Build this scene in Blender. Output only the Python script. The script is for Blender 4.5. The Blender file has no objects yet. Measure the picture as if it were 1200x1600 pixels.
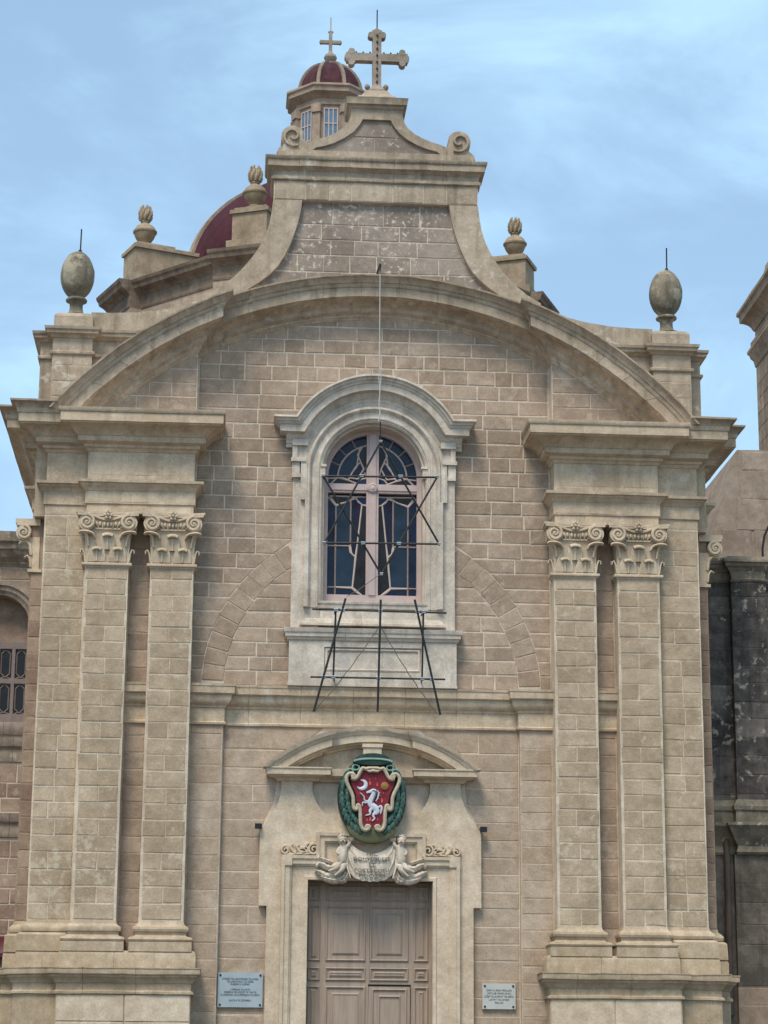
import bpy, bmesh, math, random
from mathutils import Vector, Matrix, noise
random.seed(7)
C = bpy.context.scene.collection
scene = bpy.context.scene
PI = math.pi
GROUND = -1.65                      # eye level is z = 0

# ------------------------------------------------------------------ camera, sky, sun, exposure
def make_camera():
    pitch, yaw, roll = (math.radians(a) for a in (14.2184, 3.9284, 0.4277))
    f = Vector((math.sin(yaw) * math.cos(pitch), math.cos(yaw) * math.cos(pitch), math.sin(pitch)))
    r0 = Vector((math.cos(yaw), -math.sin(yaw), 0)); u0 = r0.cross(f)
    r = r0 * math.cos(roll) + u0 * math.sin(roll); u = -r0 * math.sin(roll) + u0 * math.cos(roll)
    cd = bpy.data.cameras.new('camera'); co = bpy.data.objects.new('camera', cd); C.objects.link(co)
    m = Matrix((r, u, -f)).transposed().to_4x4(); m.translation = Vector((-2.2965, -36.0, 0)); co.matrix_world = m
    cd.sensor_fit = 'HORIZONTAL'; cd.sensor_width = 36; cd.lens = 3550 / 1200 * 36
    cd.clip_start = 0.1; cd.clip_end = 5000
    scene.camera = co
make_camera()

SUN_EL, SUN_AZ = math.radians(58), math.radians(205)      # compass angle from +Y, clockwise
def make_world():
    w = bpy.data.worlds.new('World'); scene.world = w; w.use_nodes = True
    nt = w.node_tree; N = nt.nodes; L = nt.links
    bg = N['Background']; bg.inputs['Strength'].default_value = 0.079
    sky = N.new('ShaderNodeTexSky'); sky.sky_type = 'NISHITA'; sky.sun_disc = False
    sky.sun_elevation = SUN_EL; sky.sun_rotation = SUN_AZ; sky.air_density = 1.0; sky.dust_density = 1.2; sky.ozone_density = 1.6
    tc = N.new('ShaderNodeTexCoord')
    mp = N.new('ShaderNodeMapping'); mp.inputs['Scale'].default_value = (1.0, 1.0, 2.3); mp.inputs['Rotation'].default_value = (0.15, 0.3, 0.4)
    L.new(tc.outputs['Generated'], mp.inputs['Vector'])
    n1 = N.new('ShaderNodeTexNoise'); n1.inputs['Scale'].default_value = 4.2; n1.inputs['Detail'].default_value = 8; n1.inputs['Roughness'].default_value = .57; n1.inputs['Distortion'].default_value = .5
    L.new(mp.outputs['Vector'], n1.inputs['Vector'])
    cr = N.new('ShaderNodeMapRange'); cr.inputs[1].default_value = .36; cr.inputs[2].default_value = .66; cr.inputs[3].default_value = .32; cr.inputs[4].default_value = .80
    cr.interpolation_type = 'SMOOTHSTEP'
    L.new(n1.outputs['Fac'], cr.inputs[0])
    mx = N.new('ShaderNodeMix'); mx.data_type = 'RGBA'
    L.new(cr.outputs[0], mx.inputs['Factor']); L.new(sky.outputs['Color'], mx.inputs[6]); mx.inputs[7].default_value = (3.95, 6.1, 7.8, 1)
    L.new(mx.outputs[2], bg.inputs['Color'])
make_world()

def make_sun():
    ld = bpy.data.lights.new('sun', 'SUN'); ld.energy = 1.5; ld.angle = math.radians(20); ld.color = (1, .90, .76)
    lo = bpy.data.objects.new('sun', ld); C.objects.link(lo)
    d = Vector((math.sin(SUN_AZ) * math.cos(SUN_EL), math.cos(SUN_AZ) * math.cos(SUN_EL), math.sin(SUN_EL)))
    lo.rotation_euler = d.to_track_quat('Z', 'Y').to_euler(); lo.location = (-20, -30, 60)
make_sun()
vs = scene.view_settings
vs.view_transform = 'Standard'; vs.look = 'None'; vs.exposure = 1.1; vs.gamma = 1.0; vs.use_curve_mapping = False

# ------------------------------------------------------------------ materials
def srgb(h):
    h = h.lstrip('#'); v = [int(h[i:i + 2], 16) / 255 for i in (0, 2, 4)]
    return tuple(x / 12.92 if x <= .04045 else ((x + .055) / 1.055) ** 2.4 for x in v) + (1,)

def base_mat(name, rough=.85, spec=.3):
    m = bpy.data.materials.new(name); m.use_nodes = True
    b = m.node_tree.nodes['Principled BSDF']; b.inputs['Roughness'].default_value = rough; b.inputs['Specular IOR Level'].default_value = spec
    return m, m.node_tree.nodes, m.node_tree.links, b

def noise_node(N, L, pos, scale, detail=4, rough=.55, sc=None):
    n = N.new('ShaderNodeTexNoise'); n.inputs['Scale'].default_value = scale; n.inputs['Detail'].default_value = detail; n.inputs['Roughness'].default_value = rough
    if sc:
        mp = N.new('ShaderNodeMapping'); mp.inputs['Scale'].default_value = sc; L.new(pos, mp.inputs['Vector']); L.new(mp.outputs['Vector'], n.inputs['Vector'])
    else: L.new(pos, n.inputs['Vector'])
    return n.outputs['Fac']

def rng(N, L, v, a, b, c=0., d=1.):
    r = N.new('ShaderNodeMapRange'); r.inputs[1].default_value = a; r.inputs[2].default_value = b; r.inputs[3].default_value = c; r.inputs[4].default_value = d
    L.new(v, r.inputs[0]); return r.outputs[0]

def mixc(N, L, f, a, b, mode='MIX'):
    m = N.new('ShaderNodeMix'); m.data_type = 'RGBA'; m.blend_type = mode
    for s, v in ((m.inputs[0], f), (m.inputs[6], a), (m.inputs[7], b)):
        if hasattr(v, 'is_linked') or hasattr(v, 'links'): L.new(v, s)
        elif isinstance(v, (int, float)): s.default_value = v
        else: s.default_value = v
    return m.outputs[2]

PINK = (1.19, 1.20, 1.32)             # the local limestone is a little paler and greyer than the swatches
def swatch(h): return tuple(min(.75, x * k) for x, k in zip(srgb(h)[:3], PINK)) + (1,)

def stone(name, a, b, lichen=0., soot=0., lich_col='#D8D2C4', soot_col='#3A3632', mott=.5, tintw=.8, bump=.35, lich_scale=5., rust=0., streak=0., lich_at=.60):
    """limestone: a/b two tones of the stone; face attribute 'tint' moves each block between them"""
    m, N, L, bs = base_mat(name, .92, .2)
    g = N.new('ShaderNodeNewGeometry'); pos = g.outputs['Position']
    at = N.new('ShaderNodeAttribute'); at.attribute_name = 'tint'
    big = noise_node(N, L, pos, .9, 5, .6); mid = noise_node(N, L, pos, 5.5, 6, .65); fine = noise_node(N, L, pos, 38, 4, .7)
    add = N.new('ShaderNodeMath'); add.operation = 'MULTIPLY_ADD'; L.new(at.outputs['Fac'], add.inputs[0]); add.inputs[1].default_value = tintw
    L.new(rng(N, L, big, .3, .7, -.35 * mott - .4 * (tintw - .5), .35 * mott + .6 - .4 * tintw), add.inputs[2])
    add2 = N.new('ShaderNodeMath'); add2.operation = 'ADD'; add2.use_clamp = True; L.new(add.outputs[0], add2.inputs[0]); L.new(rng(N, L, mid, .3, .7, -.3 * mott, .3 * mott), add2.inputs[1])
    col = mixc(N, L, add2.outputs[0], swatch(a), swatch(b))
    col = mixc(N, L, 1., col, mixc(N, L, rng(N, L, fine, .3, .72), (.80, .79, .78, 1), (1.10, 1.10, 1.09, 1)), 'MULTIPLY')
    col = mixc(N, L, 1., col, mixc(N, L, rng(N, L, mid, .32, .68), (.86, .85, .84, 1), (1.06, 1.06, 1.06, 1)), 'MULTIPLY')
    if rust:
        rn = noise_node(N, L, pos, 1.7, 5, .6)
        col = mixc(N, L, rng(N, L, rn, .5, .72, 0, rust), col, srgb('#A88458'))
    if soot:
        sn = noise_node(N, L, pos, 1.0, 7, .68, (1.3, 1.3, .55))
        col = mixc(N, L, rng(N, L, sn, .50, .74, 0, soot), col, srgb(soot_col))
    if streak:
        st = noise_node(N, L, pos, 1.0, 5, .6, (7, 7, .35))
        col = mixc(N, L, rng(N, L, st, .52, .75, 0, streak), col, srgb(soot_col))
    if lichen:
        l1 = noise_node(N, L, pos, lich_scale, 6, .62); l2 = noise_node(N, L, pos, .75, 3, .5)
        mu = N.new('ShaderNodeMath'); mu.operation = 'ADD'; L.new(l1, mu.inputs[0]); L.new(rng(N, L, l2, .3, .7, -.10, .10), mu.inputs[1])
        col = mixc(N, L, rng(N, L, mu.outputs[0], lich_at, lich_at + .08, 0, lichen), col, srgb(lich_col))
    L.new(col, bs.inputs['Base Color'])
    bm_ = N.new('ShaderNodeBump'); bm_.inputs['Strength'].default_value = bump; bm_.inputs['Distance'].default_value = .02
    ad = N.new('ShaderNodeMath'); ad.operation = 'MULTIPLY_ADD'; L.new(fine, ad.inputs[0]); ad.inputs[1].default_value = .45; L.new(mid, ad.inputs[2])
    L.new(ad.outputs[0], bm_.inputs['Height']); L.new(bm_.outputs['Normal'], bs.inputs['Normal'])
    return m

def paint(name, hexa, rough=.5, var=.15, metallic=0., spec=.4, scale=9., grain=None):
    m, N, L, bs = base_mat(name, rough, spec)
    bs.inputs['Metallic'].default_value = metallic
    g = N.new('ShaderNodeNewGeometry'); n = noise_node(N, L, g.outputs['Position'], scale, 7 if grain else 5, .65 if grain else .6, grain)
    c = srgb(hexa)
    lo = tuple(x * (1 - var) for x in c[:3]) + (1,); hi = tuple(min(1, x * (1 + var)) for x in c[:3]) + (1,)
    L.new(mixc(N, L, rng(N, L, n, .3, .7), lo, hi), bs.inputs['Base Color'])
    L.new(rng(N, L, n, .3, .7, rough * .85, min(1, rough * 1.15)), bs.inputs['Roughness'])
    return m

M = {}
M['wall'] = stone('wall_limestone', '#8F7D68', '#A7947D', lichen=.2, mott=.7, tintw=.9, soot=.08, soot_col='#6F6152', bump=.6)
M['wall_low'] = stone('lower_wall_limestone', '#9C8971', '#AE9D86', lichen=.15, mott=.9, tintw=.7, rust=.08, bump=.5)
M['mortar'] = stone('lime_mortar', '#B9AA93', '#C9BBA4', mott=.8, tintw=.3)
M['mortar_low'] = stone('warm_lime_mortar', '#A8957A', '#B5A58B', mott=.5, tintw=.3)
M['shaft'] = stone('pilaster_limestone', '#9A886D', '#AF9D81', lichen=.5, soot=.2, mott=.9, tintw=.8, lich_scale=8, lich_col='#C9BEA6', soot_col='#746751', bump=.6)
M['shaft_edge'] = stone('pale_pilaster_stone', '#B7A78D', '#C8B99F', lichen=.4, soot=.3, mott=1., tintw=.4, soot_col='#86795B', bump=.5)
M['trim'] = stone('moulding_limestone', '#AE9B7E', '#BFAD90', lichen=.3, soot=.3, mott=.9, soot_col='#665A49', streak=.35, bump=.5)
M['trim_dark'] = stone('weathered_moulding_stone', '#A18F75', '#B6A58B', lichen=.4, soot=.5, mott=1., soot_col='#5B5143', streak=.5, bump=.5)
M['attic'] = stone('weathered_attic_stone', '#827667', '#998D7D', lichen=.85, soot=.25, mott=.9, soot_col='#5B5249', lich_scale=11, lich_col='#CCC6B7', bump=.6, lich_at=.585)
M['attic_band'] = stone('weathered_band_stone', '#998A72', '#AF9F87', lichen=.45, soot=.45, mott=1., soot_col='#5C5245', streak=.5, bump=.5)
M['surround'] = stone('window_surround_stone', '#B8AC97', '#CCC1AD', lichen=.35, soot=.45, mott=1., soot_col='#6C6151', lich_col='#E0D9C8', streak=.4, bump=.5)
M['portal'] = stone('portal_limestone', '#B5A386', '#C6B69B', lichen=.1, soot=.2, mott=.9, rust=.1, soot_col='#7D6E56')
M['ped'] = stone('pedestal_limestone', '#9F8D70', '#B5A387', lichen=.25, soot=.4, mott=1., rust=.18, soot_col='#6E6046', streak=.25)
M['carved'] = stone('carved_limestone', '#B3A184', '#C5B497', soot=.35, mott=.8, soot_col='#695C48')
M['relief'] = stone('white_relief_stone', '#BCAF98', '#CFC4AE', soot=.45, mott=.9, soot_col='#756955')
M['finial'] = stone('finial_stone', '#6D6554', '#8A806B', lichen=.75, soot=.7, mott=1., soot_col='#3D392D', lich_col='#A8A08A', lich_scale=4.2, bump=.9, lich_at=.52, streak=.6)
M['urn'] = stone('urn_stone', '#837258', '#9C8B70', soot=.7, mott=1., soot_col='#4B4234', bump=.7)
M['cross'] = stone('cross_stone', '#8B7F6E', '#A29583', soot=.4, mott=.9, soot_col='#544A3E', bump=.6)
M['drum'] = stone('drum_stone', '#8F7D69', '#A8957E', soot=.4, mott=.9, soot_col='#5D5143', streak=.3)
M['drum_cornice'] = stone('lichened_drum_cornice', '#6B5D4D', '#857561', soot=.8, mott=1., soot_col='#3A3230', streak=.4)
M['buttress'] = stone('yellowed_pedestal_stone', '#8E7E66', '#A7957A', soot=.7, mott=1., soot_col='#58492F', lich_scale=3)
M['dome'] = stone('red_dome_paint', '#3B1B20', '#4C272B', soot=.5, mott=1., soot_col='#331820', bump=.3, streak=.3)
M['lantern_dome'] = stone('red_lantern_paint', '#3E2125', '#523337', lichen=.35, soot=.7, mott=1., soot_col='#2A1A1D', lich_scale=9, lich_col='#8E8078')
M['lantern_rib'] = stone('lantern_rib_stone', '#7D705F', '#948673', soot=.6, mott=1., soot_col='#4A4137')
M['side'] = stone('side_wall_limestone', '#84705E', '#9D8974', lichen=.2, soot=.3, mott=.9, tintw=1., soot_col='#55473C')
M['side_trim'] = stone('side_trim_stone', '#8B7D69', '#A19280', soot=.7, lichen=.4, mott=1., soot_col='#484138', streak=.5)
M['return'] = stone('brown_return_stone', '#806B58', '#9A866F', mott=.9, tintw=1., soot=.25, soot_col='#65543F')
M['sooty'] = stone('soot_blackened_stone', '#4B463F', '#7C7265', lichen=.8, soot=.75, mott=1., soot_col='#26252A', lich_col='#B1A793', lich_scale=6.5, streak=.6, lich_at=.58)
M['sooty_low'] = stone('grey_blackened_stone', '#575045', '#7E7362', lichen=.5, soot=.6, mott=1., soot_col='#2D2B2A', lich_col='#8F8674', lich_scale=2.2, streak=.7)
M['sooty_crest'] = stone('crumbling_sooty_cornice', '#716757', '#92876F', soot=.9, mott=1., soot_col='#29282B', lich_scale=8, lichen=.6)
M['house'] = stone('far_house_stone', '#857563', '#9B8B77', lichen=.2, soot=.35, mott=1., soot_col='#6C5C4D')
M['tower'] = stone('bell_tower_stone', '#8E7E68', '#A8967D', soot=.5, mott=1., soot_col='#4C4134', streak=.4)
M['pave'] = stone('paving_stone', '#5C554B', '#6B645A', mott=.8, soot=.2)
M['frame'] = paint('mauve_window_paint', '#BBA7A1', .5, .08)
M['frame_dim'] = paint('greyed_window_paint', '#7E716C', .6, .15)
M['came'] = paint('pale_leading', '#CDBBB0', .6, .08)
M['glass_blue'] = paint('deep_blue_glass', '#0D1A33', .2, .5, spec=.3, scale=5)
M['glass_slate'] = paint('slate_blue_glass', '#1F2E3E', .22, .4, spec=.3, scale=4)
M['glass_teal'] = paint('bottle_blue_glass', '#12294A', .2, .5, spec=.3, scale=5)
M['glass_smoke'] = paint('smoky_brown_glass', '#1E1B1C', .22, .5, spec=.3, scale=6)
M['glass_plum'] = paint('dark_plum_glass', '#171428', .2, .5, spec=.3, scale=6)
M['glass_lantern'] = paint('lantern_glass', '#5C7687', .1, .2, spec=.6)
M['black'] = paint('black_steel_tube', '#191B1D', .5, .2, spec=.4)
M['galv'] = paint('galvanised_clamp', '#8A949B', .45, .2, metallic=.7)
M['wire'] = paint('pale_cable', '#B9B8B2', .6, .1)
M['chain'] = paint('dull_chain', '#6C675F', .6, .2, metallic=.3)
M['iron'] = paint('dark_iron', '#2B2A2B', .55, .2, metallic=.4)
M['door'] = paint('mauve_brown_door_paint', '#9C8A7A', .6, .2, scale=3, grain=(6, 6, .5))
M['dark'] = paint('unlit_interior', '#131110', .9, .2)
M['plaque_blue'] = paint('blue_grey_marble', '#9DAAB0', .35, .08, scale=6)
M['plaque_white'] = paint('white_marble', '#B5B7B0', .35, .06, scale=6)
M['letter'] = paint('lead_lettering', '#3C4248', .6, .1)
M['carved_letter'] = paint('weathered_carved_lettering', '#575142', .8, .1)
M['red'] = paint('crimson_enamel', '#75121F', .5, .45, scale=14)
M['darkred'] = paint('dark_red_edge', '#4F1A24', .5, .2)
M['cream'] = paint('cream_scroll_paint', '#B3A48C', .6, .22, scale=14)
M['green'] = paint('dark_green_paint', '#1A332D', .6, .45, scale=18)
M['green_light'] = paint('worn_green_paint', '#3D5D53', .6, .4, scale=18)
M['green_mid'] = paint('mid_green_paint', '#2F4A42', .6, .4, scale=18)
M['green_pale'] = paint('pale_green_edge', '#7E9C90', .5, .2, scale=18)
M['olive'] = paint('mossy_yellow_green', '#5F6044', .65, .25, scale=10)
M['white'] = paint('white_enamel', '#BFC4CE', .55, .2)
M['shade'] = paint('slate_mane_shadow_paint', '#5C6672', .5, .1)
M['gold'] = paint('dull_gold_paint', '#8A6230', .45, .25, scale=30)
M['flame'] = paint('coral_flame_paint', '#C8615C', .5, .2, scale=30)
M['bulb'] = paint('dusty_bulb', '#4A3A34', .4, .3)
M['rust'] = paint('rust_stained_pipe', '#5F5045', .8, .3, scale=3)
M['lampglass'] = paint('dark_lamp_box', '#15171A', .4, .1)

# ------------------------------------------------------------------ mesh builder
class MB:
    def __init__(s): s.v = []; s.f = []; s.t = []
    def add(s, vs, fs, tint=.5):
        o = len(s.v); s.v += [tuple(p) for p in vs]; s.f += [tuple(i + o for i in f) for f in fs]; s.t += [tint] * len(fs)
    def merge(s, m, mat=None):
        o = len(s.v); s.v += [tuple(mat @ Vector(p)) if mat else p for p in m.v]; s.f += [tuple(i + o for i in f) for f in m.f]; s.t += m.t
    def box(s, x0, x1, y0, y1, z0, z1, tint=.5):
        v = [(x, y, z) for z in (z0, z1) for y in (y0, y1) for x in (x0, x1)]
        s.add(v, [(0, 2, 3, 1), (4, 5, 7, 6), (0, 1, 5, 4), (2, 6, 7, 3), (0, 4, 6, 2), (1, 3, 7, 5)], tint)
    def prism(s, poly, y0, y1, tint=.5):                       # polygon in XZ pushed along Y
        n = len(poly); v = [(x, y0, z) for x, z in poly] + [(x, y1, z) for x, z in poly]
        f = [tuple(range(n)), tuple(range(2 * n - 1, n - 1, -1))] + [(i, i + n, (i + 1) % n + n, (i + 1) % n) for i in range(n)]
        s.add(v, f, tint)
    def vprism(s, poly, z0, z1, tint=.5):                      # polygon in XY pushed up
        n = len(poly); v = [(x, y, z0) for x, y in poly] + [(x, y, z1) for x, y in poly]
        f = [tuple(range(n)), tuple(range(2 * n - 1, n - 1, -1))] + [(i, i + n, (i + 1) % n + n, (i + 1) % n) for i in range(n)]
        s.add(v, f, tint)
    def rings(s, R, closed_prof=True, closed_path=False, cap=True, tint=.5):
        n = len(R[0]); v = [p for r in R for p in r]; f = []
        m = len(R)
        for i in range(m if closed_path else m - 1):
            a, b = i * n, ((i + 1) % m) * n
            for j in range(n if closed_prof else n - 1):
                k = (j + 1) % n; f.append((a + j, a + k, b + k, b + j))
        if cap and not closed_path: f += [tuple(range(n)), tuple(range((m - 1) * n, m * n))]
        s.add(v, f, tint)
    def lathe(s, prof, c, n=20, sx=1., sy=1., cap=True, a0=0., tint=.5):
        R = [[(c[0] + r * sx * math.cos(a0 + 2 * PI * i / n), c[1] + r * sy * math.sin(a0 + 2 * PI * i / n), c[2] + z) for i in range(n)] for r, z in prof]
        s.rings(R, True, False, cap, tint)
    def ball(s, c, rx, ry, rz, n=10, m=7, tint=.5):
        s.lathe([(max(.02, math.sin(PI * k / m)), -math.cos(PI * k / m) * rz) for k in range(m + 1)], c, n, rx, ry, True, 0, tint)
    def tube(s, pts, r, n=7, tint=.5):
        pts = [Vector(p) for p in pts]; rr = r if isinstance(r, (list, tuple)) else [r] * len(pts)
        R = []; ref = None
        for i, p in enumerate(pts):
            d = (pts[min(i + 1, len(pts) - 1)] - pts[max(i - 1, 0)]).normalized()
            if ref is None: ref = Vector((0, 0, 1)) if abs(d.z) < .9 else Vector((1, 0, 0))
            u = d.cross(ref).normalized(); w = d.cross(u).normalized(); ref = -w if False else ref
            R.append([p + (u * math.cos(2 * PI * k / n) + w * math.sin(2 * PI * k / n)) * rr[i] for k in range(n)])
        s.rings(R, True, False, True, tint)
    def xtube(s, pts, r, ry=None, n=8):                        # tube whose path lies in XZ, section has half depth ry
        P = pts; R = []
        for i, (x, y, z) in enumerate(P):
            a = P[max(i - 1, 0)]; b = P[min(i + 1, len(P) - 1)]
            dx, dz = b[0] - a[0], b[2] - a[2]; l = math.hypot(dx, dz) or 1
            rr = r[i] if isinstance(r, (list, tuple)) else r; dd = ry if ry else rr
            R.append([(x - dz / l * rr * math.cos(2 * PI * k / n), y + dd * math.sin(2 * PI * k / n), z + dx / l * rr * math.cos(2 * PI * k / n)) for k in range(n)])
        s.rings(R)
    def build(s, name, mat, parent=None, jit=0., smooth=32, recalc=True, origin=None):
        me = bpy.data.meshes.new(name)
        V = s.v
        if jit:
            o = []
            for p in V:
                q = Vector(p); d = noise.noise_vector(q * 2.3) * jit + noise.noise_vector(q * 9.1) * jit * .6 + noise.noise_vector(q * 21) * jit * .4
                o.append(tuple(q + d))
            V = o
        if origin: V = [(p[0] - origin[0], p[1] - origin[1], p[2] - origin[2]) for p in V]
        me.from_pydata(V, [], s.f)
        a = me.attributes.new('tint', 'FLOAT', 'FACE'); a.data.foreach_set('value', s.t)
        if recalc:
            b = bmesh.new(); b.from_mesh(me); bmesh.ops.recalc_face_normals(b, faces=b.faces); b.to_mesh(me); b.free()
        if smooth:
            me.shade_smooth(); me.set_sharp_from_angle(angle=math.radians(smooth))
        me.materials.append(mat if not isinstance(mat, str) else M[mat])
        ob = bpy.data.objects.new(name, me); C.objects.link(ob)
        if origin: ob.location = origin
        if parent: ob.parent = parent
        return ob

def flow(pts, rad, k=4):
    """rounds a polyline (Catmull-Rom) together with its radii"""
    P = [Vector(p) for p in pts]; r = list(rad) if isinstance(rad, (list, tuple)) else [rad] * len(P); op = []; orr = []
    for i in range(len(P) - 1):
        a, b, c, d = P[max(i - 1, 0)], P[i], P[i + 1], P[min(i + 2, len(P) - 1)]
        for j in range(k):
            t = j / k
            op.append(.5 * (2 * b + (c - a) * t + (2 * a - 5 * b + 4 * c - d) * t * t + (3 * b - a - 3 * c + d) * t ** 3)); orr.append(r[i] + (r[i + 1] - r[i]) * t)
    op.append(P[-1]); orr.append(r[-1])
    return [tuple(p) for p in op], orr

def plan_sweep(mb, path, prof, seg=.45, tint=.5, cap=True):
    """profile (out, z) along a plan polyline, mitred; outside is to the right of travel"""
    P = [Vector(p) for p in path]; n = len(P); R = []
    nor = []
    for i in range(n - 1):
        d = (P[i + 1] - P[i]).normalized(); nor.append(Vector((d.y, -d.x)))
    for i in range(n):
        a = nor[max(i - 1, 0)]; b = nor[min(i, n - 2)]
        m = (a + b) / max(.2, 1 + a.dot(b))
        R.append([(P[i].x + m.x * o, P[i].y + m.y * o, z) for o, z in prof])
        if i < n - 1:
            l = (P[i + 1] - P[i]).length; k = int(l / seg)
            omax = max(o for o, z in prof)
            for j in range(1, k):
                t = j / k
                if l * min(t, 1 - t) < omax * 1.2: continue
                q = P[i].lerp(P[i + 1], t)
                cut = [(-.006, 0), (-.003, .009), (.003, .009), (.006, 0)] if j % 4 == 2 and l > .9 else [(0, 0)]
                sh = random.uniform(-.12, .12) * l / k
                dd = (P[i + 1] - P[i]).normalized()
                for ds, cutd in cut:
                    g_ = q + dd * (ds + sh)
                    R.append([(g_.x + nor[i].x * (o - (cutd if o > -.02 else 0)), g_.y + nor[i].y * (o - (cutd if o > -.02 else 0)), z) for o, z in prof])
    mb.rings(R, True, False, cap, tint)

def elev_sweep(mb, path, prof, base, tips=(False, False), closed=False, tint=.5):
    """profile (u up-left of travel, out towards the viewer) along a polyline in XZ"""
    P = [Vector(p) for p in path]; n = len(P); R = []
    dirs = [(P[(i + 1) % n] - P[i]).normalized() for i in range(n if closed else n - 1)]
    nor = [Vector((-d.y, d.x)) for d in dirs]
    omax = max(o for u, o in prof)
    for i in range(n):
        if closed: a, b = nor[i - 1], nor[i]
        else: a = nor[max(i - 1, 0)]; b = nor[min(i, n - 2)]
        m = (a + b) / max(.3, 1 + a.dot(b))
        ring = []
        for u, o in prof:
            x, z = P[i].x + m.x * u, P[i].y + m.y * u
            if not closed and i == 0 and tips[0]: x += dirs[0].x * (omax - o); z += dirs[0].y * (omax - o)
            if not closed and i == n - 1 and tips[1]: x -= dirs[-1].x * (omax - o); z -= dirs[-1].y * (omax - o)
            ring.append((x, base - o, z))
        R.append(ring)
    mb.rings(R, True, closed, True, tint)
    if not closed:
        for k, t in ((0, tips[0]), (-1, tips[1])):
            if t: mb.rings([R[k], [(x, base, z) for x, y, z in R[k]]], True, False, False, tint)

def arc_sweep(mb, cz, R0, prof, base, x0, x1, n=40, ret0=None, ret1=None, tint=.5, every=0):
    """mouldings (out, dr) along a segmental arch; x0/x1 are functions of out; ret = Y of the return face"""
    rings = []
    for i in range(n + 1):
        t0 = i / n
        cut = [(-.006, 0), (-.003, .007), (.003, .007), (.006, 0)] if every and i % every == every // 2 and 0 < i < n - 1 else [(0, 0)]
        for ds, cutd in cut:
            ring = []
            for o, dr in prof:
                r = R0 + dr
                a0 = math.asin(max(-1, min(1, x0(o, r) / r))); a1 = math.asin(max(-1, min(1, x1(o, r) / r)))
                a = a0 + (a1 - a0) * t0 + ds / r
                ring.append((r * math.sin(a), base - o + (cutd if o > 0 else 0), cz + r * math.cos(a)))
            rings.append(ring)
    mb.rings(rings, True, False, True, tint)
    for k, y in ((0, ret0), (-1, ret1)):
        if y is not None: mb.rings([rings[k], [(a, y, c) for a, b, c in rings[k]]], True, False, False, tint)

def sphere_arc(x0, x1, r, cz): return [(x0 + (x1 - x0) * i / 12, cz + math.sqrt(r * r - (x0 + (x1 - x0) * i / 12) ** 2)) for i in range(13)]

# ------------------------------------------------------------------ naming and grouping
def tag(o, label=None, cat=None, group=None, kind=None):
    if label: o['label'] = label
    if cat: o['category'] = cat
    if group: o['group'] = group
    if kind: o['kind'] = kind
    return o
def empty(name, loc=(0, 0, 0), parent=None):
    o = bpy.data.objects.new(name, None); C.objects.link(o); o.location = loc; o.empty_display_size = .3
    if parent: o.parent = parent
    return o
def copy_tree(o, parent=None):
    c = o.copy(); C.objects.link(c)
    if parent: c.parent = parent
    for ch in list(o.children): copy_tree(ch, c)
    return c
def mirror(path): return [(-x, y) for x, y in reversed(path)]

# ------------------------------------------------------------------ masonry blocks
def block_mesh(quad, y, proud=.008, back=.03, bev=.008, tint=None, jit=.005, wall=None):
    """one dressed block: quad = four (x, z) corners, counter-clockwise from bottom left, front face at y - proud"""
    q = [(x + random.uniform(-jit, jit), z + random.uniform(-jit, jit)) for x, z in quad]
    cx = sum(p[0] for p in q) / 4; cz = sum(p[1] for p in q) / 4
    ins = []
    for x, z in q:
        dx, dz = cx - x, cz - z
        e1, e2 = bev * random.uniform(.6, 1.6), bev * random.uniform(.6, 1.6)
        if random.random() < .13: e1, e2 = random.uniform(.02, .05), random.uniform(.015, .035)
        ins.append((x + math.copysign(min(e1, abs(dx) * .6), dx), z + math.copysign(min(e2, abs(dz) * .6), dz)))
    pr = proud + random.uniform(-.002, .004)
    tl = [random.uniform(-.0025, .0025) for _ in range(4)]
    v = [(x, y - pr + t, z) for (x, z), t in zip(ins, tl)] + [(x, y - pr + min(.006, pr), z) for x, z in q] + [(x, y + back, z) for x, z in q]
    f = [(0, 1, 2, 3)]
    for a in (0, 4):
        for i in range(4): j = (i + 1) % 4; f.append((a + i, a + 4 + i, a + 4 + j, a + j))
    m = MB(); m.add(v, f, random.random() if tint is None else tint)
    return m

def area(q):
    return abs(sum(q[i][0] * q[(i + 1) % 4][1] - q[(i + 1) % 4][0] * q[i][1] for i in range(4))) / 2

def lay(zlo, zhi, span, h=.247, l0=.3, l1=.62, gap=.017, hvar=.02):
    """courses of blocks; span(z) gives a list of (left, right) edges at height z. Returns quads."""
    out = []; z = zlo
    while z < zhi - .04:
        hh = h + random.uniform(-hvar, hvar)
        if zhi - z - hh < .12: hh = zhi - z
        a, b = z + gap / 2, z + hh - gap / 2
        lo, hi = span(a, (a + b) / 2), span(b, (a + b) / 2)
        if len(lo) == len(hi):
            for (la, ra), (lb, rb) in zip(lo, hi):
                w = min(ra - la, rb - lb)
                if w < .05: continue
                k = max(1, round(w / random.uniform(l0, l1) ))
                ts = [0.]
                ws = [random.uniform(.65, 1.35) for _ in range(k)]; s = sum(ws)
                for x in ws: ts.append(ts[-1] + x / s)
                # interior joints stay upright, the two ends follow the edges
                for i in range(k):
                    def edge(t, first, last):
                        xm0, xm1 = la + (ra - la) * t, lb + (rb - lb) * t
                        if first or last: return xm0, xm1
                        xm = max(min((xm0 + xm1) / 2, max(ra, rb)), min(la, lb)); return xm, xm
                    l = edge(ts[i], i == 0, False); r = edge(ts[i + 1], False, i == k - 1)
                    g = gap / 2
                    if r[0] - l[0] < .04 or r[1] - l[1] < .04: continue
                    out.append([(l[0] + g, a), (r[0] - g, a), (r[1] - g, b), (l[1] + g, b)])
        z += hh
    return out

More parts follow.
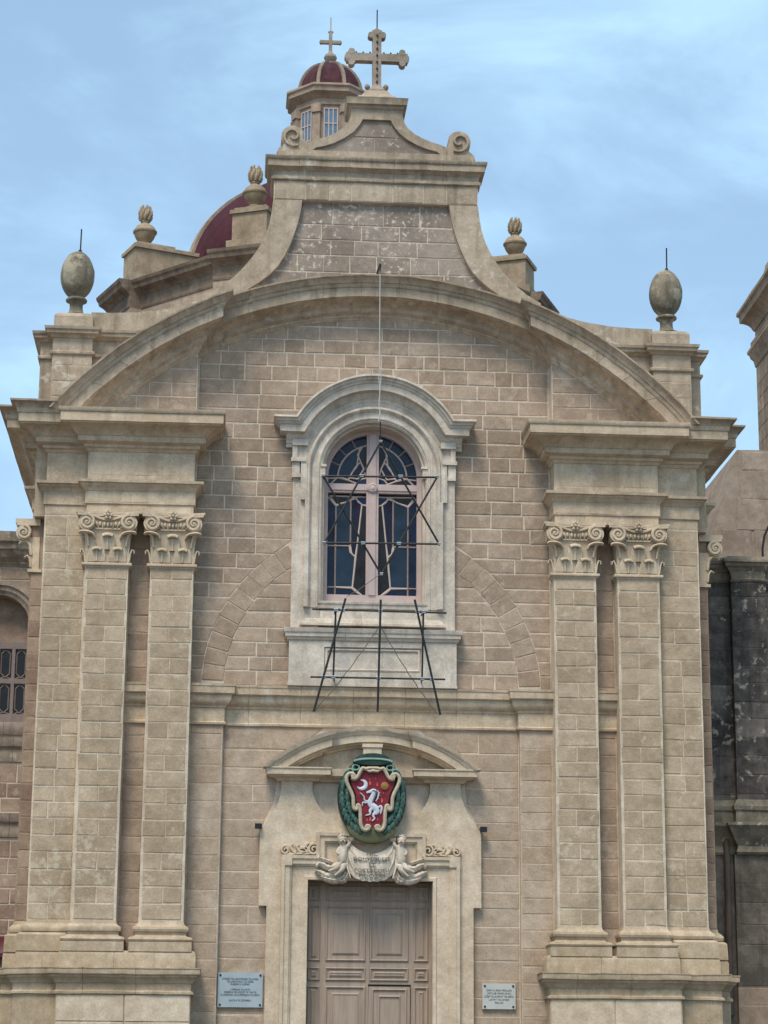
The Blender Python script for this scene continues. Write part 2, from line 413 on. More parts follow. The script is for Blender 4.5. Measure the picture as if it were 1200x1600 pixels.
WALL_Q = []      # (quad, y, material key) collected for the church; the 300 largest become parts
def put_blocks(quads, y, mat, parent, name='stone_block', **kw):
    for q in quads: block_mesh(q, y, **kw).build(name, mat, parent, smooth=0, recalc=False)

# ================================================================== GROUND
g = MB(); g.box(-400, 400, -400, 400, GROUND - .5, GROUND); tag(g.build('ground', 'pave', smooth=0), kind='structure')
g = MB()
for i in range(3): g.box(-8 + .35 * i, 8 - .35 * i, -4.4 + .35 * i, -.7, GROUND + .003 + .15 * i, GROUND + .15 * (i + 1))
tag(g.build('church_steps', 'pave', jit=.004, smooth=0), kind='structure')

# ================================================================== CHURCH
church = tag(empty('church', (0, 0, GROUND)), 'honey limestone baroque church with paired pilasters, arched gable and red dome', 'church')
church_inv = Matrix.Translation((0, 0, -GROUND))
def part(mb, name, mat, jit=.004, smooth=32, parent=None):
    o = mb.build(name, mat, parent or church, jit=jit, smooth=smooth)
    if parent is None: o.matrix_parent_inverse = church_inv
    return o

ARC_C, ARC_R = 6.26, 6.79          # great segmental gable arch
# ---- wall core with the openings left out
w = MB()
def arch_poly(xo, z0, zs, r, zt, n=20):          # a block x in +-xo, z0..zt with an arched opening r springing at zs
    arc = [(r * math.cos(a), zs + r * math.sin(a)) for a in [PI * i / n for i in range(n + 1)]]
    return [(-xo, z0), (-xo, zt), (xo, zt), (xo, z0), (r, z0)] + arc + [(-r, z0)]
w.prism([(-2.95, 7.62), (-2.95, 12.3), (-1.05, 12.75), (1.05, 12.75), (2.95, 12.3), (2.95, 7.62), (.81, 7.62)] +
        [(.81 * math.cos(PI * i / 24), 9.79 + .81 * math.sin(PI * i / 24)) for i in range(25)] + [(-.81, 7.62)], 0, .55)
w.box(-2.95, 2.95, 0, .55, 5.5, 7.62)
w.box(-2.95, -1.0, 0, .55, GROUND, 5.5); w.box(1.0, 2.95, 0, .55, GROUND, 5.5); w.box(-1.0, 1.0, 0, .55, 3.15, 5.5)
part(w, 'wall', 'mortar', jit=0)
for s in (-1, 1):
    w = MB()
    a, b = sorted((s * 2.37, s * 4.62)); w.box(a, b, -.12, .3, GROUND, 5.57)
    a, b = sorted((s * 3.3, s * 4.5)); w.box(a, b, -.119, .5, 5.571, 9.1)
    part(w, 'backing_strip', 'mortar_low', jit=0, smooth=0)

# ---- blocks of the centre wall (upper zone), relieving arch, lower wall, tympanum ends
VC, VE, VI = 6.2, 2.73, 2.38       # relieving arch: centre height, outer and inner radius
def upper_span(z, zm):
    top = math.sqrt(max(.01, (ARC_R - .45) ** 2 - (z - ARC_C) ** 2)) if z > ARC_C else 9
    lim = min(2.9, top)
    inner = 1.31 if zm < 10.3 else math.sqrt(max(0, 1.47 ** 2 - (z - 9.88) ** 2))
    if zm > 11.28: return [(-lim, lim)]
    if zm > VC + VE - .05 or zm > 10.2: return [(-lim, -inner), (inner, lim)]
    e = max(inner, math.sqrt(max(0, VE ** 2 - (z - VC) ** 2))); i = max(inner, math.sqrt(max(0, VI ** 2 - (z - VC) ** 2)))
    return [(-lim, -e), (-i, -inner), (inner, i), (e, lim)]
random.seed(11)
UP = lay(6.22, 12.55, upper_span, .247, .3, .62, .021)
for q in UP: WALL_Q.append((q, 0, 'wall'))
VOUS = []
for s in (-1, 1):
    nv = 10
    for k in range(nv):
        a0 = math.radians(2 + k * 5.75); a1 = math.radians(2 + (k + 1) * 5.75)
        g_ = .008
        q = [(VI * math.cos(a0), VC + VI * math.sin(a0) + g_), (VE * math.cos(a0), VC + VE * math.sin(a0) + g_),
             (VE * math.cos(a1), VC + VE * math.sin(a1) - g_), (VI * math.cos(a1), VC + VI * math.sin(a1) - g_)]
        if q[2][0] < 1.36 and q[1][0] < 1.5: continue
        q = [(x * .998 + .003, z) for x, z in q]
        if s < 0: q = [(-x, z) for x, z in (q[1], q[0], q[3], q[2])]
        VOUS.append(q)
def low_span(z, zm):
    def door(z):
        if z < 2.74: return 1.62
        if z < 3.95: return 1.745
        if z < 4.53: return 1.74 - (z - 3.95) / .58 * .3
        if z < 4.9: return 1.5
        r = 2.5 ** 2 - (min(z, 5.4) - 3.02) ** 2
        return math.sqrt(r)
    d = door(z)
    return [(-2.36, -d), (d, 2.36)] if d > .1 else [(-2.36, 2.36)]
for q in lay(.55, 5.56, low_span, .27, .45, .9, .012): WALL_Q.append((q, 0, 'wall_low'))
for s in (-1, 1):
    for q in lay(.55, 5.56, lambda z, zm: [tuple(sorted((s * 2.385, s * 2.88)))], .268, .6, .9, .012): WALL_Q.append((q, -.12, 'wall_low'))
    for q in lay(1.9, 8.95, lambda z, zm: [tuple(sorted((s * 3.595, s * 3.92)))] , .27, .8, .9, .012): WALL_Q.append((q, -.12, 'wall'))
def tymp_span(s):
    def f(z, zm):
        e = math.sqrt(max(.01, (ARC_R - .5) ** 2 - (z - ARC_C) ** 2)); e = min(e, 4.9)
        return [tuple(sorted((s * 2.93, s * max(e, 2.94))))]
    return f
for s in (-1, 1):
    for q in lay(10.66, 11.95, tymp_span(s), .25, .35, .7, .016): WALL_Q.append((q, -.30, 'wall'))
# attic panel blocks
def panel_x(z):
    pts = [(12.6, 2.35), (13.08, 1.93), (13.5, 1.54), (13.78, 1.42), (14.0, 1.36), (14.28, 1.29), (14.55, 1.25)]
    for (za, xa), (zb, xb) in zip(pts, pts[1:]):
        if z <= zb: return xa + (xb - xa) * (z - za) / (zb - za)
    return 1.25
for q in lay(12.75, 14.55, lambda z, zm: [(-panel_x(z), panel_x(z))], .29, .35, .7, .017): WALL_Q.append((q, .10, 'attic'))
order = sorted(range(len(WALL_Q)), key=lambda i: -area(WALL_Q[i][0]))
keep = set(order[:288])
rest = {}
random.seed(5)
for i, (q, y, mt) in enumerate(WALL_Q):
    m = block_mesh(q, y, proud=.004 if mt == 'wall_low' else .007)
    if i in keep:
        o = m.build('stone_block', mt, church, smooth=0, recalc=False); o.matrix_parent_inverse = church_inv
    else: rest.setdefault(mt, MB()).merge(m)
for mt, m in rest.items():
    o = m.build('small_stonework', mt, church, smooth=0, recalc=False); o.matrix_parent_inverse = church_inv; o['kind'] = 'stuff'
for q in VOUS:
    o = block_mesh(q, 0, jit=.003).build('arch_stone', 'wall', church, smooth=0, recalc=False); o.matrix_parent_inverse = church_inv

# ---- pilasters: core, base, capital and the stones of the shaft
def volute(mb, cx, cz, y, r, s, depth=.10):
    """spiral scroll facing the viewer, turning outwards on side s"""
    mb.rings([[(cx + r * .97 * math.cos(2 * PI * k / 18), yy, cz + r * .97 * math.sin(2 * PI * k / 18)) for k in range(18)] for yy in (y + depth, y + .0)])
    pts = []; rad = []
    for k in range(40):
        t = k / 39; a = PI / 2 - s * (-2 * PI * 1.85 * t); rr = r * (.90 - .82 * t)
        pts.append((cx + rr * math.cos(a), y - .004 - .012 * t, cz + rr * math.sin(a))); rad.append(.028 * (1 - .45 * t))
    mb.xtube(pts, rad, n=6)
    mb.ball((cx, y - .015, cz), .025, .025, .025, 8, 5)

def capital_mesh():
    """composite capital, centred on x = 0, front of shaft at y = 0, z from 0 to .86"""
    c = MB()
    plan_sweep(c, [(-.345, .3), (-.345, 0), (.345, 0), (.345, .3)], [(-.02, -.035), (.01, -.035), (.022, -.012), (.05, -.005), (.056, .012), (.052, .034), (.02, .045), (-.02, .05)], seg=9)
    R = []
    for z, e in ((.04, 0), (.16, .0), (.3, .006), (.42, .014), (.52, .026), (.60, .036), (.64, .05), (.78, .06)):
        hw = .345 + e; R.append([(-hw, .3, z), (-hw, -e - .005, z), (hw, -e - .005, z), (hw, .3, z)])
    c.rings(R)
    # leaves: raised blades with a drooping tip
    def leaf(cx, z0, z1, w, y0, curl=.07, tipw=.085):
        rows = []
        for k in range(6):
            t = k / 5; z = z0 + (z1 - z0) * t; ww = w * (1 - .25 * t * t)
            yy = y0 - .026 - .022 * math.sin(t * PI * .5)
            rows.append([(cx - ww, yy + .02, z), (cx - ww * .9, yy, z), (cx - ww * .12, yy + .006, z), (cx - .014, yy - .012, z), (cx + .014, yy - .012, z), (cx + ww * .12, yy + .006, z), (cx + ww * .9, yy, z), (cx + ww, yy + .02, z)])
        c.rings(rows, True)
        tip = []
        for k in range(7):
            t = k / 6; a = t * PI * 1.1
            r_ = curl * .5
            yy = y0 - .03 - r_ * (1 - math.cos(a)); zz = z1 - .01 + r_ * math.sin(a) * .9
            ww = tipw * (1 - .35 * abs(t - .4))
            tip.append([(cx - ww, yy + .012, zz - .022), (cx - ww * .5, yy - .006, zz - .004), (cx, yy - .014, zz), (cx + ww * .5, yy - .006, zz - .004), (cx + ww, yy + .012, zz - .022), (cx, yy + .012, zz - .014)])
        c.rings(tip)
        c.xtube([(cx, y0 - .03, z0), (cx, y0 - .035, (z0 + z1) / 2), (cx, y0 - .05, z1)], [.018, .016, .026], n=6)
        for s in (-1, 1):
            c.xtube([(cx + s * .03, y0 - .026, z0), (cx + s * .035, y0 - .03, z0 + (z1 - z0) * .6), (cx + s * .07, y0 - .04, z1 - .01)], [.008, .008, .012], n=5)
    leaf(-.165, .06, .27, .155, 0); leaf(.165, .06, .27, .155, 0)
    leaf(0, .25, .49, .13, -.02, .08, .10)
    for s in (-1, 1):
        # corner leaf bending outwards under the scroll, and the leaf of the side face seen edge-on
        c.xtube(*flow([(s * .20, -.055, .43), (s * .225, -.075, .485), (s * .28, -.095, .515), (s * .36, -.105, .525), (s * .43, -.105, .52), (s * .455, -.10, .50)], [.012, .022, .026, .028, .024, .010], 3), ry=.055, n=8)
        pts = [(s * .30, -.02, .30), (s * .315, -.035, .42), (s * .335, -.06, .49), (s * .375, -.085, .525), (s * .42, -.095, .52), (s * .44, -.095, .495)]
        c.xtube(pts, [.016, .022, .03, .03, .026, .01], ry=.05, n=8)
        c.xtube([(s * .345, .05, .06), (s * .365, .05, .2), (s * .395, .05, .265), (s * .425, .05, .25), (s * .425, .05, .2)], [.02, .022, .024, .02, .01], ry=.07, n=6)
        volute(c, s * .335, .685, -.11, .138, s)
        # side of the scroll
        c.rings([[(xx, .06 + .115 * math.cos(2 * PI * k / 12), .675 + .115 * math.sin(2 * PI * k / 12)) for k in range(12)] for xx in (s * .34, s * .455)])
        # channel running from the scroll to the flower
        c.xtube([(s * .33, -.085, .80), (s * .25, -.085, .797), (s * .17, -.08, .765), (s * .08, -.075, .735), (0, -.075, .725)], [.022, .024, .026, .022, .02], ry=.03, n=6)
        for k, xx in enumerate((.055, .125, .185)):
            c.ball((s * xx, -.075, .655 + .005 * k), .024, .03, .042, 8, 6)
            c.xtube([(s * (xx + .034), -.075, .69), (s * (xx + .036), -.08, .64), (s * (xx + .022), -.075, .60)], .009, n=5)
    c.ball((0, -.075, .655), .026, .03, .045, 8, 6)
    c.box(-.2, .2, -.07, .05, .575, .60)
    # abacus with hollow front
    fr = [(-.51 + 1.02 * i / 12, -.16 + .085 * math.sin(PI * i / 12)) for i in range(13)]
    for (z0, z1, k) in ((.79, .825, .955), (.825, .862, 1.0)):
        c.vprism([(x * k, y * k if y < 0 else y) for x, y in fr] + [(.49 * k, .3), (-.49 * k, .3)], z0, z1)
    # flower
    for k in range(6):
        a = 2 * PI * k / 6; c.ball((.05 * math.cos(a), -.12, .80 + .05 * math.sin(a)), .03, .03, .03, 7, 5)
    c.ball((0, -.15, .80), .026, .03, .026, 7, 5); c.ball((0, -.135, .86), .02, .03, .035, 7, 5)
    return c
CAP = capital_mesh()
PIL = []
for s, xc in ((-1, 4.28), (-1, 3.245), (1, 3.245), (1, 4.28)):
    x = s * xc
    k = MB(); k.rings([[(x - .345, .3, z), (x - .345, -.446, z), (x - .2, -.446, z), (x + .2, -.446, z), (x + .345, -.446, z), (x + .345, .3, z)] for z in [2.36 + 5.70 * i / 60 for i in range(61)]])
    p = part(k, 'pilaster', 'shaft_edge', jit=.0035, smooth=40)
    def sub(mb, name, mat, **kw): return mb.build(name, mat, p, **kw)
    b = MB()
    plan_sweep(b, [(x - .345, .1), (x - .345, -.45), (x + .345, -.45), (x + .345, .1)],
               [(-.02, 2.46), (.003, 2.46), (.012, 2.41), (.035, 2.385), (.05, 2.375), (.075, 2.365), (.085, 2.33), (.075, 2.295), (.05, 2.285), (.05, 2.27), (.04, 2.245), (.06, 2.22), (.10, 2.212), (.135, 2.20), (.148, 2.172), (.135, 2.145), (.12, 2.137), (.135, 2.133), (.135, 1.99), (-.02, 1.99)], seg=9)
    sub(b, 'base', 'ped', jit=.003)
    m = MB(); m.merge(CAP, Matrix.Translation((x, -.45, 8.04))); sub(m, 'capital', 'carved', smooth=40)
    z = 2.47; row = 0 if s < 0 else 1
    random.seed(int(x * 100))
    while z < 7.95:
        h = .2535 + random.uniform(-.008, .008)
        if z + h > 7.9: h = 8.03 - z
        nb = 2 if row % 2 else 1
        e = .012 if nb == 2 and random.random() < .5 else .035
        xs = [x - .345 + e, x + .345 - e] if nb == 1 else [x - .345 + e, x + random.uniform(-.03, .03), x + .345 - e]
        for a, c2 in zip(xs, xs[1:]):
            block_mesh([(a + .009, z + .010), (c2 - .009, z + .010), (c2 - .009, z + h - .010), (a + .009, z + h - .010)], -.45, proud=.003, bev=.005, jit=.006).build('shaft_block', 'shaft', p, smooth=0, recalc=False)
        z += h; row += 1
    PIL.append(p)

# ---- corner piers with the narrow set-back strip behind
for s in (-1, 1):
    def bx(mb, x0, x1, *r): a, b = sorted((s * x0, s * x1)); mb.box(a, b, *r)
    k = MB(); k.rings([[(s * 4.55, .4, z), (s * 4.55, -.296, z), (s * 4.8, -.296, z), (s * 5.1, -.296, z), (s * 5.31, -.296, z), (s * 5.31, .4, z)] for z in [2.2 + 6.72 * i / 66 for i in range(67)]])
    p = part(k, 'corner_pier', 'shaft_edge', jit=.0035, smooth=40)
    random.seed(40 + s)
    for q in lay(2.47, 8.88, lambda z, zm: [tuple(sorted((s * 4.645, s * 5.295)))], .262, .28, .5, .019): block_mesh(q, -.30, proud=.003, bev=.005, jit=.005).build('shaft_block', 'shaft', p, smooth=0, recalc=False)
    k = MB(); bx(k, 5.2, 5.53, .10, 6.0, 1.9, 8.92)
    p = part(k, 'return_pier', 'return', jit=.003, smooth=0)
    for q in lay(2.47, 8.0, lambda z, zm: [tuple(sorted((s * 5.315, s * 5.522)))], .262, .8, .9, .013): block_mesh(q, .10, proud=.006, jit=.002).build('shaft_block', 'return', p, smooth=0, recalc=False)
    # capital of the side pilaster seen end-on
    c = MB(); m_ = MB()
    volute(m_, 5.66, 8.665, .02, .128, 1, .16)
    m_.box(5.4, 5.80, .05, .9, 8.83, 8.90); m_.box(5.4, 5.78, .05, .9, 8.79, 8.83)
    m_.rings([[(5.53 + e, .08, z), (5.53 + e, .8, z), (5.4, .8, z), (5.4, .08, z)] for z, e in ((8.06, 0), (8.3, .02), (8.5, .06), (8.6, .08))])
    m_.xtube([(5.53, .1, 8.3), (5.56, .1, 8.48), (5.62, .1, 8.53), (5.70, .1, 8.52), (5.73, .1, 8.48)], [.03, .035, .035, .03, .012], ry=.06, n=7)
    m_.xtube([(5.53, .1, 8.1), (5.55, .1, 8.24), (5.59, .1, 8.29), (5.64, .1, 8.26)], [.02, .025, .022, .01], ry=.06, n=7)
    m_.box(5.35, 5.575, .06, .9, 8.02, 8.07)
    c.merge(m_, Matrix.Scale(s, 4, (1, 0, 0)))
    c.build('capital', 'carved', p, smooth=40)
    b = MB()
    path = [(4.60, -.30), (5.31, -.30), (5.31, .10), (5.53, .10), (5.53, 5.9)]
    if s < 0: path = mirror(path)
    plan_sweep(b, path, [(-.02, 2.47), (.003, 2.47), (.012, 2.42), (.05, 2.385), (.075, 2.36), (.085, 2.33), (.075, 2.29), (.05, 2.28), (.10, 2.26), (.125, 2.235), (.135, 1.99), (-.02, 1.99)], seg=9)
    o = b.build('base', 'ped', p, jit=.003)

# ---- pedestals under the pilasters
for s in (-1, 1):
    path = [(2.755, .05), (2.755, -.59), (4.80, -.59), (4.80, -.44), (5.46, -.44), (5.46, -.03), (5.68, -.03), (5.68, 5.8)]
    if s < 0: path = mirror(path)
    k = MB()
    plan_sweep(k, path, [(-.10, GROUND), (.0, GROUND), (.0, 1.345), (.035, 1.352), (.035, 1.385), (.012, 1.40), (.0, 1.41), (.0, 1.50), (.02, 1.515), (.035, 1.55), (.06, 1.58), (.085, 1.60), (.09, 1.63), (.125, 1.64), (.13, 1.665), (.13, 1.715), (.14, 1.725), (.14, 1.74), (-.10, 1.745)], seg=.2)
    p = part(k, 'pedestal', 'ped', jit=.011)
    b = MB()
    path = [(2.70, .05), (2.70, -.585), (4.785, -.585), (4.785, -.435), (5.45, -.435), (5.45, -.03), (5.67, -.03), (5.67, 5.8)]
    if s < 0: path = mirror(path)
    plan_sweep(b, path, [(-.16, 1.74), (0, 1.74), (0, 1.93), (-.012, 1.975), (-.03, 2.0), (-.16, 2.0)], seg=.4)
    b.build('plinth', 'ped', p, jit=.006)
    for (xa, xb) in ((2.77, 3.75), (3.765, 4.785)):
        for z0, z1 in ((-.2, .42), (.435, .93), (.945, 1.335)):
            a, c2 = sorted((s * xa, s * xb)); block_mesh([(a, z0), (c2, z0), (c2, z1), (a, z1)], -.59, proud=.006, jit=.004).build('pedestal_block', 'portal', p, smooth=0, recalc=False)

# ---- entablatures
ENT = [(-.3, 8.90), (.0, 8.90), (.0, 9.05), (.02, 9.055), (.025, 9.06), (.025, 9.265), (.035, 9.27), (.05, 9.30), (.08, 9.33), (.10, 9.345), (.105, 9.37), (.145, 9.38), (.15, 9.425), (.02, 9.435), (.0, 9.44),
       (.0, 9.92), (.02, 9.93), (.03, 9.955), (.05, 9.975), (.075, 9.985), (.08, 10.03), (.12, 10.04), (.17, 10.06), (.175, 10.145), (.19, 10.15), (.22, 10.19), (.28, 10.245), (.36, 10.28), (.41, 10.29), (.42, 10.31), (.445, 10.315), (.445, 10.455), (.46, 10.46), (.475, 10.485), (.48, 10.53), (-.3, 10.535)]
for s in (-1, 1):
    path = [(2.925, .1), (2.925, -.45), (4.635, -.45), (4.635, -.30), (5.31, -.30), (5.31, .10), (5.53, .10), (5.53, 6.0)]
    if s < 0: path = mirror(path)
    k = MB(); plan_sweep(k, path, ENT, seg=.2)
    a, b = sorted((s * 2.93, s * 5.5)); k.box(a, b, -.1, .5, 8.91, 10.5)
    e = part(k, 'entablature', 'trim', jit=.008)
    path = [(5.13, -.30), (5.31, -.30), (5.31, .10), (5.53, .10), (5.53, 6.0)]
    if s < 0: path = mirror(path)
    k = MB(); plan_sweep(k, path, [(.1, 10.532), (.47, 10.532), (.48, 10.555), (.50, 10.59), (.54, 10.615), (.58, 10.625), (.585, 10.655), (.1, 10.67)], seg=.5)
    k.build('cyma', 'trim_dark', e, jit=.011)
    # stones of frieze and architrave, a few wide ones
    random.seed(70 + s)
    for z0, z1, y, x0, x1 in ((9.455, 9.53, -.45, 2.95, 4.62), (9.54, 9.905, -.45, 2.95, 4.62), (9.075, 9.255, -.475, 2.93, 4.64), (9.45, 9.905, -.30, 4.66, 5.29), (8.91, 9.045, -.45, 2.95, 4.62)):
        n = 3 if x1 - x0 > 1 else 1
        xs = [x0] + sorted(x0 + (x1 - x0) * (i + random.uniform(.85, 1.15)) / n for i in range(n - 1)) + [x1]
        for a, b in zip(xs, xs[1:]):
            a, b = sorted((s * a, s * b)); block_mesh([(a + .005, z0), (b - .005, z0), (b - .005, z1), (a + .005, z1)], y, proud=.004, jit=.002).build('frieze_block', 'trim', e, smooth=0, recalc=False)

# ---- great arch: centre set back, ends breaking forward over the pilasters
ARCP = [(-.1, -.64), (.0, -.64), (.02, -.625), (.03, -.60), (.05, -.585), (.06, -.55), (.10, -.53), (.13, -.51), (.14, -.45), (.18, -.42), (.28, -.375), (.36, -.355), (.375, -.34), (.395, -.335), (.395, -.185), (.41, -.18), (.43, -.15), (.435, -.125), (.46, -.115), (.48, -.07), (.52, -.035), (.55, -.025), (.555, 0), (-.1, .0)]
k = MB(); arc_sweep(k, ARC_C, ARC_R + .02, ARCP, 0, lambda o, r: -2.93, lambda o, r: 2.93, 48, every=5)
part(k, 'arched_cornice', 'trim_dark', jit=.009)
for s in (-1, 1):
    k = MB()
    zb = 10.535
    arc_sweep(k, ARC_C, ARC_R, ARCP, -.31, lambda o, r: 2.925 - max(o, 0), lambda o, r: math.sqrt(r * r - (zb - ARC_C) ** 2), 34, ret0=-.02, every=6)
    if s < 0: k.v = [(-x, y, z) for x, y, z in k.v]
    k2 = MB()
    pts = [(2.925, 10.5)] + [(2.925 + 2.1 * i / 14, 0) for i in range(15)]
    poly = [(2.925, 10.5)] + [(x, ARC_C + math.sqrt((ARC_R - .2) ** 2 - x * x)) for x, _ in pts[1:] if (ARC_R - .2) ** 2 - x * x > (10.5 - ARC_C) ** 2] + [(5.0, 10.5)]
    k2.prism([(s * x, z) for x, z in poly], -.30, .5)
    part(k2, 'tympanum_pier', 'mortar', jit=0, smooth=0)
    part(k, 'arched_cornice', 'trim_dark', jit=.009)

# ---- string course
STR = [(-.02, 5.56), (.02, 5.562), (.035, 5.57), (.04, 5.60), (.02, 5.612), (.012, 5.62), (.012, 5.83), (.03, 5.84), (.035, 5.875), (.06, 5.885), (.085, 5.91), (.105, 5.95), (.115, 6.0), (.115, 6.03), (.14, 6.035), (.14, 6.045), (.16, 6.05), (.165, 6.15), (.175, 6.16), (.18, 6.195), (-.02, 6.21)]
k = MB()
plan_sweep(k, [(-2.915, -.13), (-2.36, -.13), (-2.36, -.005), (2.36, -.005), (2.36, -.13), (2.915, -.13)], STR, seg=.2)
for s in (-1, 1):
    a, b = sorted((s * 3.58, s * 3.94)); plan_sweep(k, [(a, -.13), (b, -.13)], STR, seg=.4)
part(k, 'string_course', 'trim', jit=.008)

# ---- attic gable
AT = [(1.725, 14.95), (1.73, 14.7), (1.745, 14.5), (1.765, 14.3), (1.80, 14.1), (1.86, 13.9), (1.95, 13.7), (2.06, 13.52), (2.2, 13.33), (2.36, 13.15), (2.55, 12.99), (2.8, 12.83)]
IN = [(1.25, 14.55), (1.275, 14.35), (1.315, 14.15), (1.37, 13.95), (1.44, 13.75), (1.53, 13.55), (1.64, 13.36), (1.78, 13.2), (1.95, 13.06), (2.2, 12.88)]
k = MB()
k.prism([(x, z) for x, z in AT] + [(2.8, 11.6), (-2.8, 11.6)] + [(-x, z) for x, z in reversed(AT)], .10, .78)
p = part(k, 'attic_gable', 'mortar', jit=0, smooth=40)
for s in (-1, 1):
    k = MB(); k.prism([(s * x, z) for x, z in IN] + [(s * 2.35, 12.4), (s * 2.8, 12.4)] + [(s * x, z) for x, z in reversed(AT[2:])] + [(s * 1.736, 14.55)], -.01, .12)
    k.build('scroll_band', 'attic_band', p, jit=.004, smooth=40)
    # parapet swooping down to the corner block
    pts = [(2.5, 13.03), (2.8, 12.83), (3.15, 12.68), (3.55, 12.575), (4.0, 12.51), (4.4, 12.49), (4.72, 12.49)]
    k = MB(); k.prism([(s * x, z) for x, z in pts] + [(s * 4.72, 10.3), (s * 2.5, 10.3)], .14, .66)
    part(k, 'parapet', 'attic_band', jit=.006, smooth=40)
random.seed(99)
k = MB(); k.box(-1.735, 1.735, 0, .11, 14.56, 14.95); k.build('frieze', 'mortar', p, smooth=0)
for xs in [(-1.72, -1.2), (-1.19, -.8), (-.79, -.42), (-.41, .28), (.29, .8), (.81, 1.2), (1.21, 1.72)]:
    block_mesh([(xs[0], 14.565), (xs[1], 14.565), (xs[1], 14.90), (xs[0], 14.90)], 0, proud=.006, jit=.003).build('frieze_block', 'attic_band', p, smooth=0, recalc=False)
k = MB()
plan_sweep(k, [(-1.73, .78), (-1.73, 0), (1.73, 0), (1.73, .78)], [(-.5, 14.90), (.02, 14.90), (.045, 14.915), (.05, 14.955), (.025, 14.965), (.015, 14.98), (.015, 15.07), (.03, 15.08), (.05, 15.105), (.10, 15.125), (.115, 15.13), (.12, 15.24), (.14, 15.245), (.155, 15.27), (.16, 15.30), (-.5, 15.31)], seg=.2)
k.build('top_cornice', 'attic_band', p, jit=.011)
# crowning piece with scrolls
TP = [(.43, 16.32), (.445, 16.15), (.48, 16.02), (.55, 15.92), (.66, 15.83), (.80, 15.75), (.95, 15.69), (1.1, 15.65), (1.22, 15.635)]
IP = [(.24, 16.07), (.30, 15.96), (.40, 15.83), (.54, 15.72), (.72, 15.62), (.88, 15.56), (1.03, 15.525)]
body = TP + [(1.26, 15.72)] + [(1.425 + .20 * math.cos(a), 15.735 + .20 * math.sin(a)) for a in [math.radians(150 - 15 * i) for i in range(14)]] + [(1.66, 15.52), (1.70, 15.42), (1.70, 15.30)]
k = MB(); k.prism(body + [(-x, z) for x, z in reversed(body)], .06, .70)
c = part(k, 'crowning_scroll', 'attic_band', jit=.004, smooth=40)
fr = MB()
for s in (-1, 1):
    fr.prism([(s * x, z) for x, z in IP] + [(s * 1.1, 15.47), (s * 1.2, 15.46), (s * 1.2, 15.60)] + [(s * x, z) for x, z in reversed(TP[:-1])] + [(s * .24, 16.32)], 0, .07)
    pts = []; rd = []
    for i in range(30):
        t = i / 29; a = math.radians(-120 + 440 * t); rr = .185 - .15 * t
        pts.append((s * (1.425 + rr * math.cos(a)), .055 - .03 * t * 0, 15.735 + rr * math.sin(a))); rd.append(.028)
    fr.xtube(pts, rd, ry=.05, n=6)
fr.box(-.24, .24, 0, .07, 16.072, 16.32); fr.box(-1.68, 1.68, -.005, .07, 15.31, 15.47)
fr.build('scroll_band', 'attic_band', c, jit=.004, smooth=40)
random.seed(13)
for q in lay(15.475, 16.06, lambda z, zm: [(-max(.2, 1.04 - (z - 15.5) * 2.6 + max(0, z - 15.72) * 1.35), max(.2, 1.04 - (z - 15.5) * 2.6 + max(0, z - 15.72) * 1.35))], .29, .35, .55, .016):
    block_mesh(q, .06).build('stone_block', 'attic', c, smooth=0, recalc=False)
k = MB()
plan_sweep(k, [(-.43, .70), (-.43, 0), (.43, 0), (.43, .70)], [(-.2, 16.25), (.0, 16.25), (.03, 16.275), (.04, 16.31), (.085, 16.325), (.095, 16.42), (.105, 16.44), (-.2, 16.45)], seg=.4)
k.box(-.42, .42, .01, .69, 16.26, 16.44)
k.build('cap', 'attic_band', c, jit=.005)
k = MB()
plan_sweep(k, [(-.28, .64), (-.28, .06), (.28, .06), (.28, .64)], [(-.25, 16.44), (.05, 16.44), (.05, 16.50), (.03, 16.53), (-.02, 16.56), (-.06, 16.62), (-.09, 16.68), (-.25, 16.70)], seg=9)
k.build('mound', 'attic_band', c, jit=.008)

# ---- corner attic blocks carrying the egg finials
for s in (-1, 1):
    k = MB(); plan = [(3.3, .6), (3.3, .14), (4.68, .14), (4.68, 0), (5.33, 0), (5.33, .30), (5.55, .30), (5.55, 5.0), (5.0, 5.0), (5.0, .6)]
    k.vprism([(s * x, y) for x, y in plan], 10.5, 12.0)
    a = part(k, 'corner_attic', 'attic_band', jit=.004, smooth=0)
    k = MB(); path = [(3.3, .14), (4.68, .14), (4.68, 0), (5.33, 0), (5.33, .30), (5.55, .30), (5.55, 5.0)]
    pr = [(-.3, 11.985), (.02, 11.985), (.035, 12.0), (.06, 12.03), (.10, 12.045), (.105, 12.10), (.13, 12.105), (.14, 12.15), (-.3, 12.165)]
    pr2 = [(-.02, 11.69), (.02, 11.69), (.04, 11.705), (.045, 11.74), (.02, 11.755), (-.02, 11.76)]
    if s < 0: path = mirror(path)
    plan_sweep(k, path, pr, seg=.4); plan_sweep(k, path, pr2, seg=.4); k.build('attic_cornice', 'attic_band', a, jit=.005)
    k = MB(); x0, x1 = sorted((s * 4.685, s * 5.325)); k.box(x0, x1, 0.01, .62, 12.15, 12.37)
    plan_sweep(k, [(x0, .62), (x0, .01), (x1, .01), (x1, .62)], [(-.1, 12.36), (0, 12.36), (-.02, 12.41), (-.06, 12.44), (-.1, 12.45)], seg=9); k.box(x0 + .08, x1 - .08, .09, .58, 12.36, 12.447)
    k.build('plinth', 'attic_band', a, jit=.005)
    random.seed(17)
    for q in lay(10.7, 11.66, lambda z, zm: [tuple(sorted((s * 4.69, s * 5.32)))], .27, .35, .6, .014): block_mesh(q, 0, proud=.005).build('stone_block', 'attic_band', a, smooth=0, recalc=False)

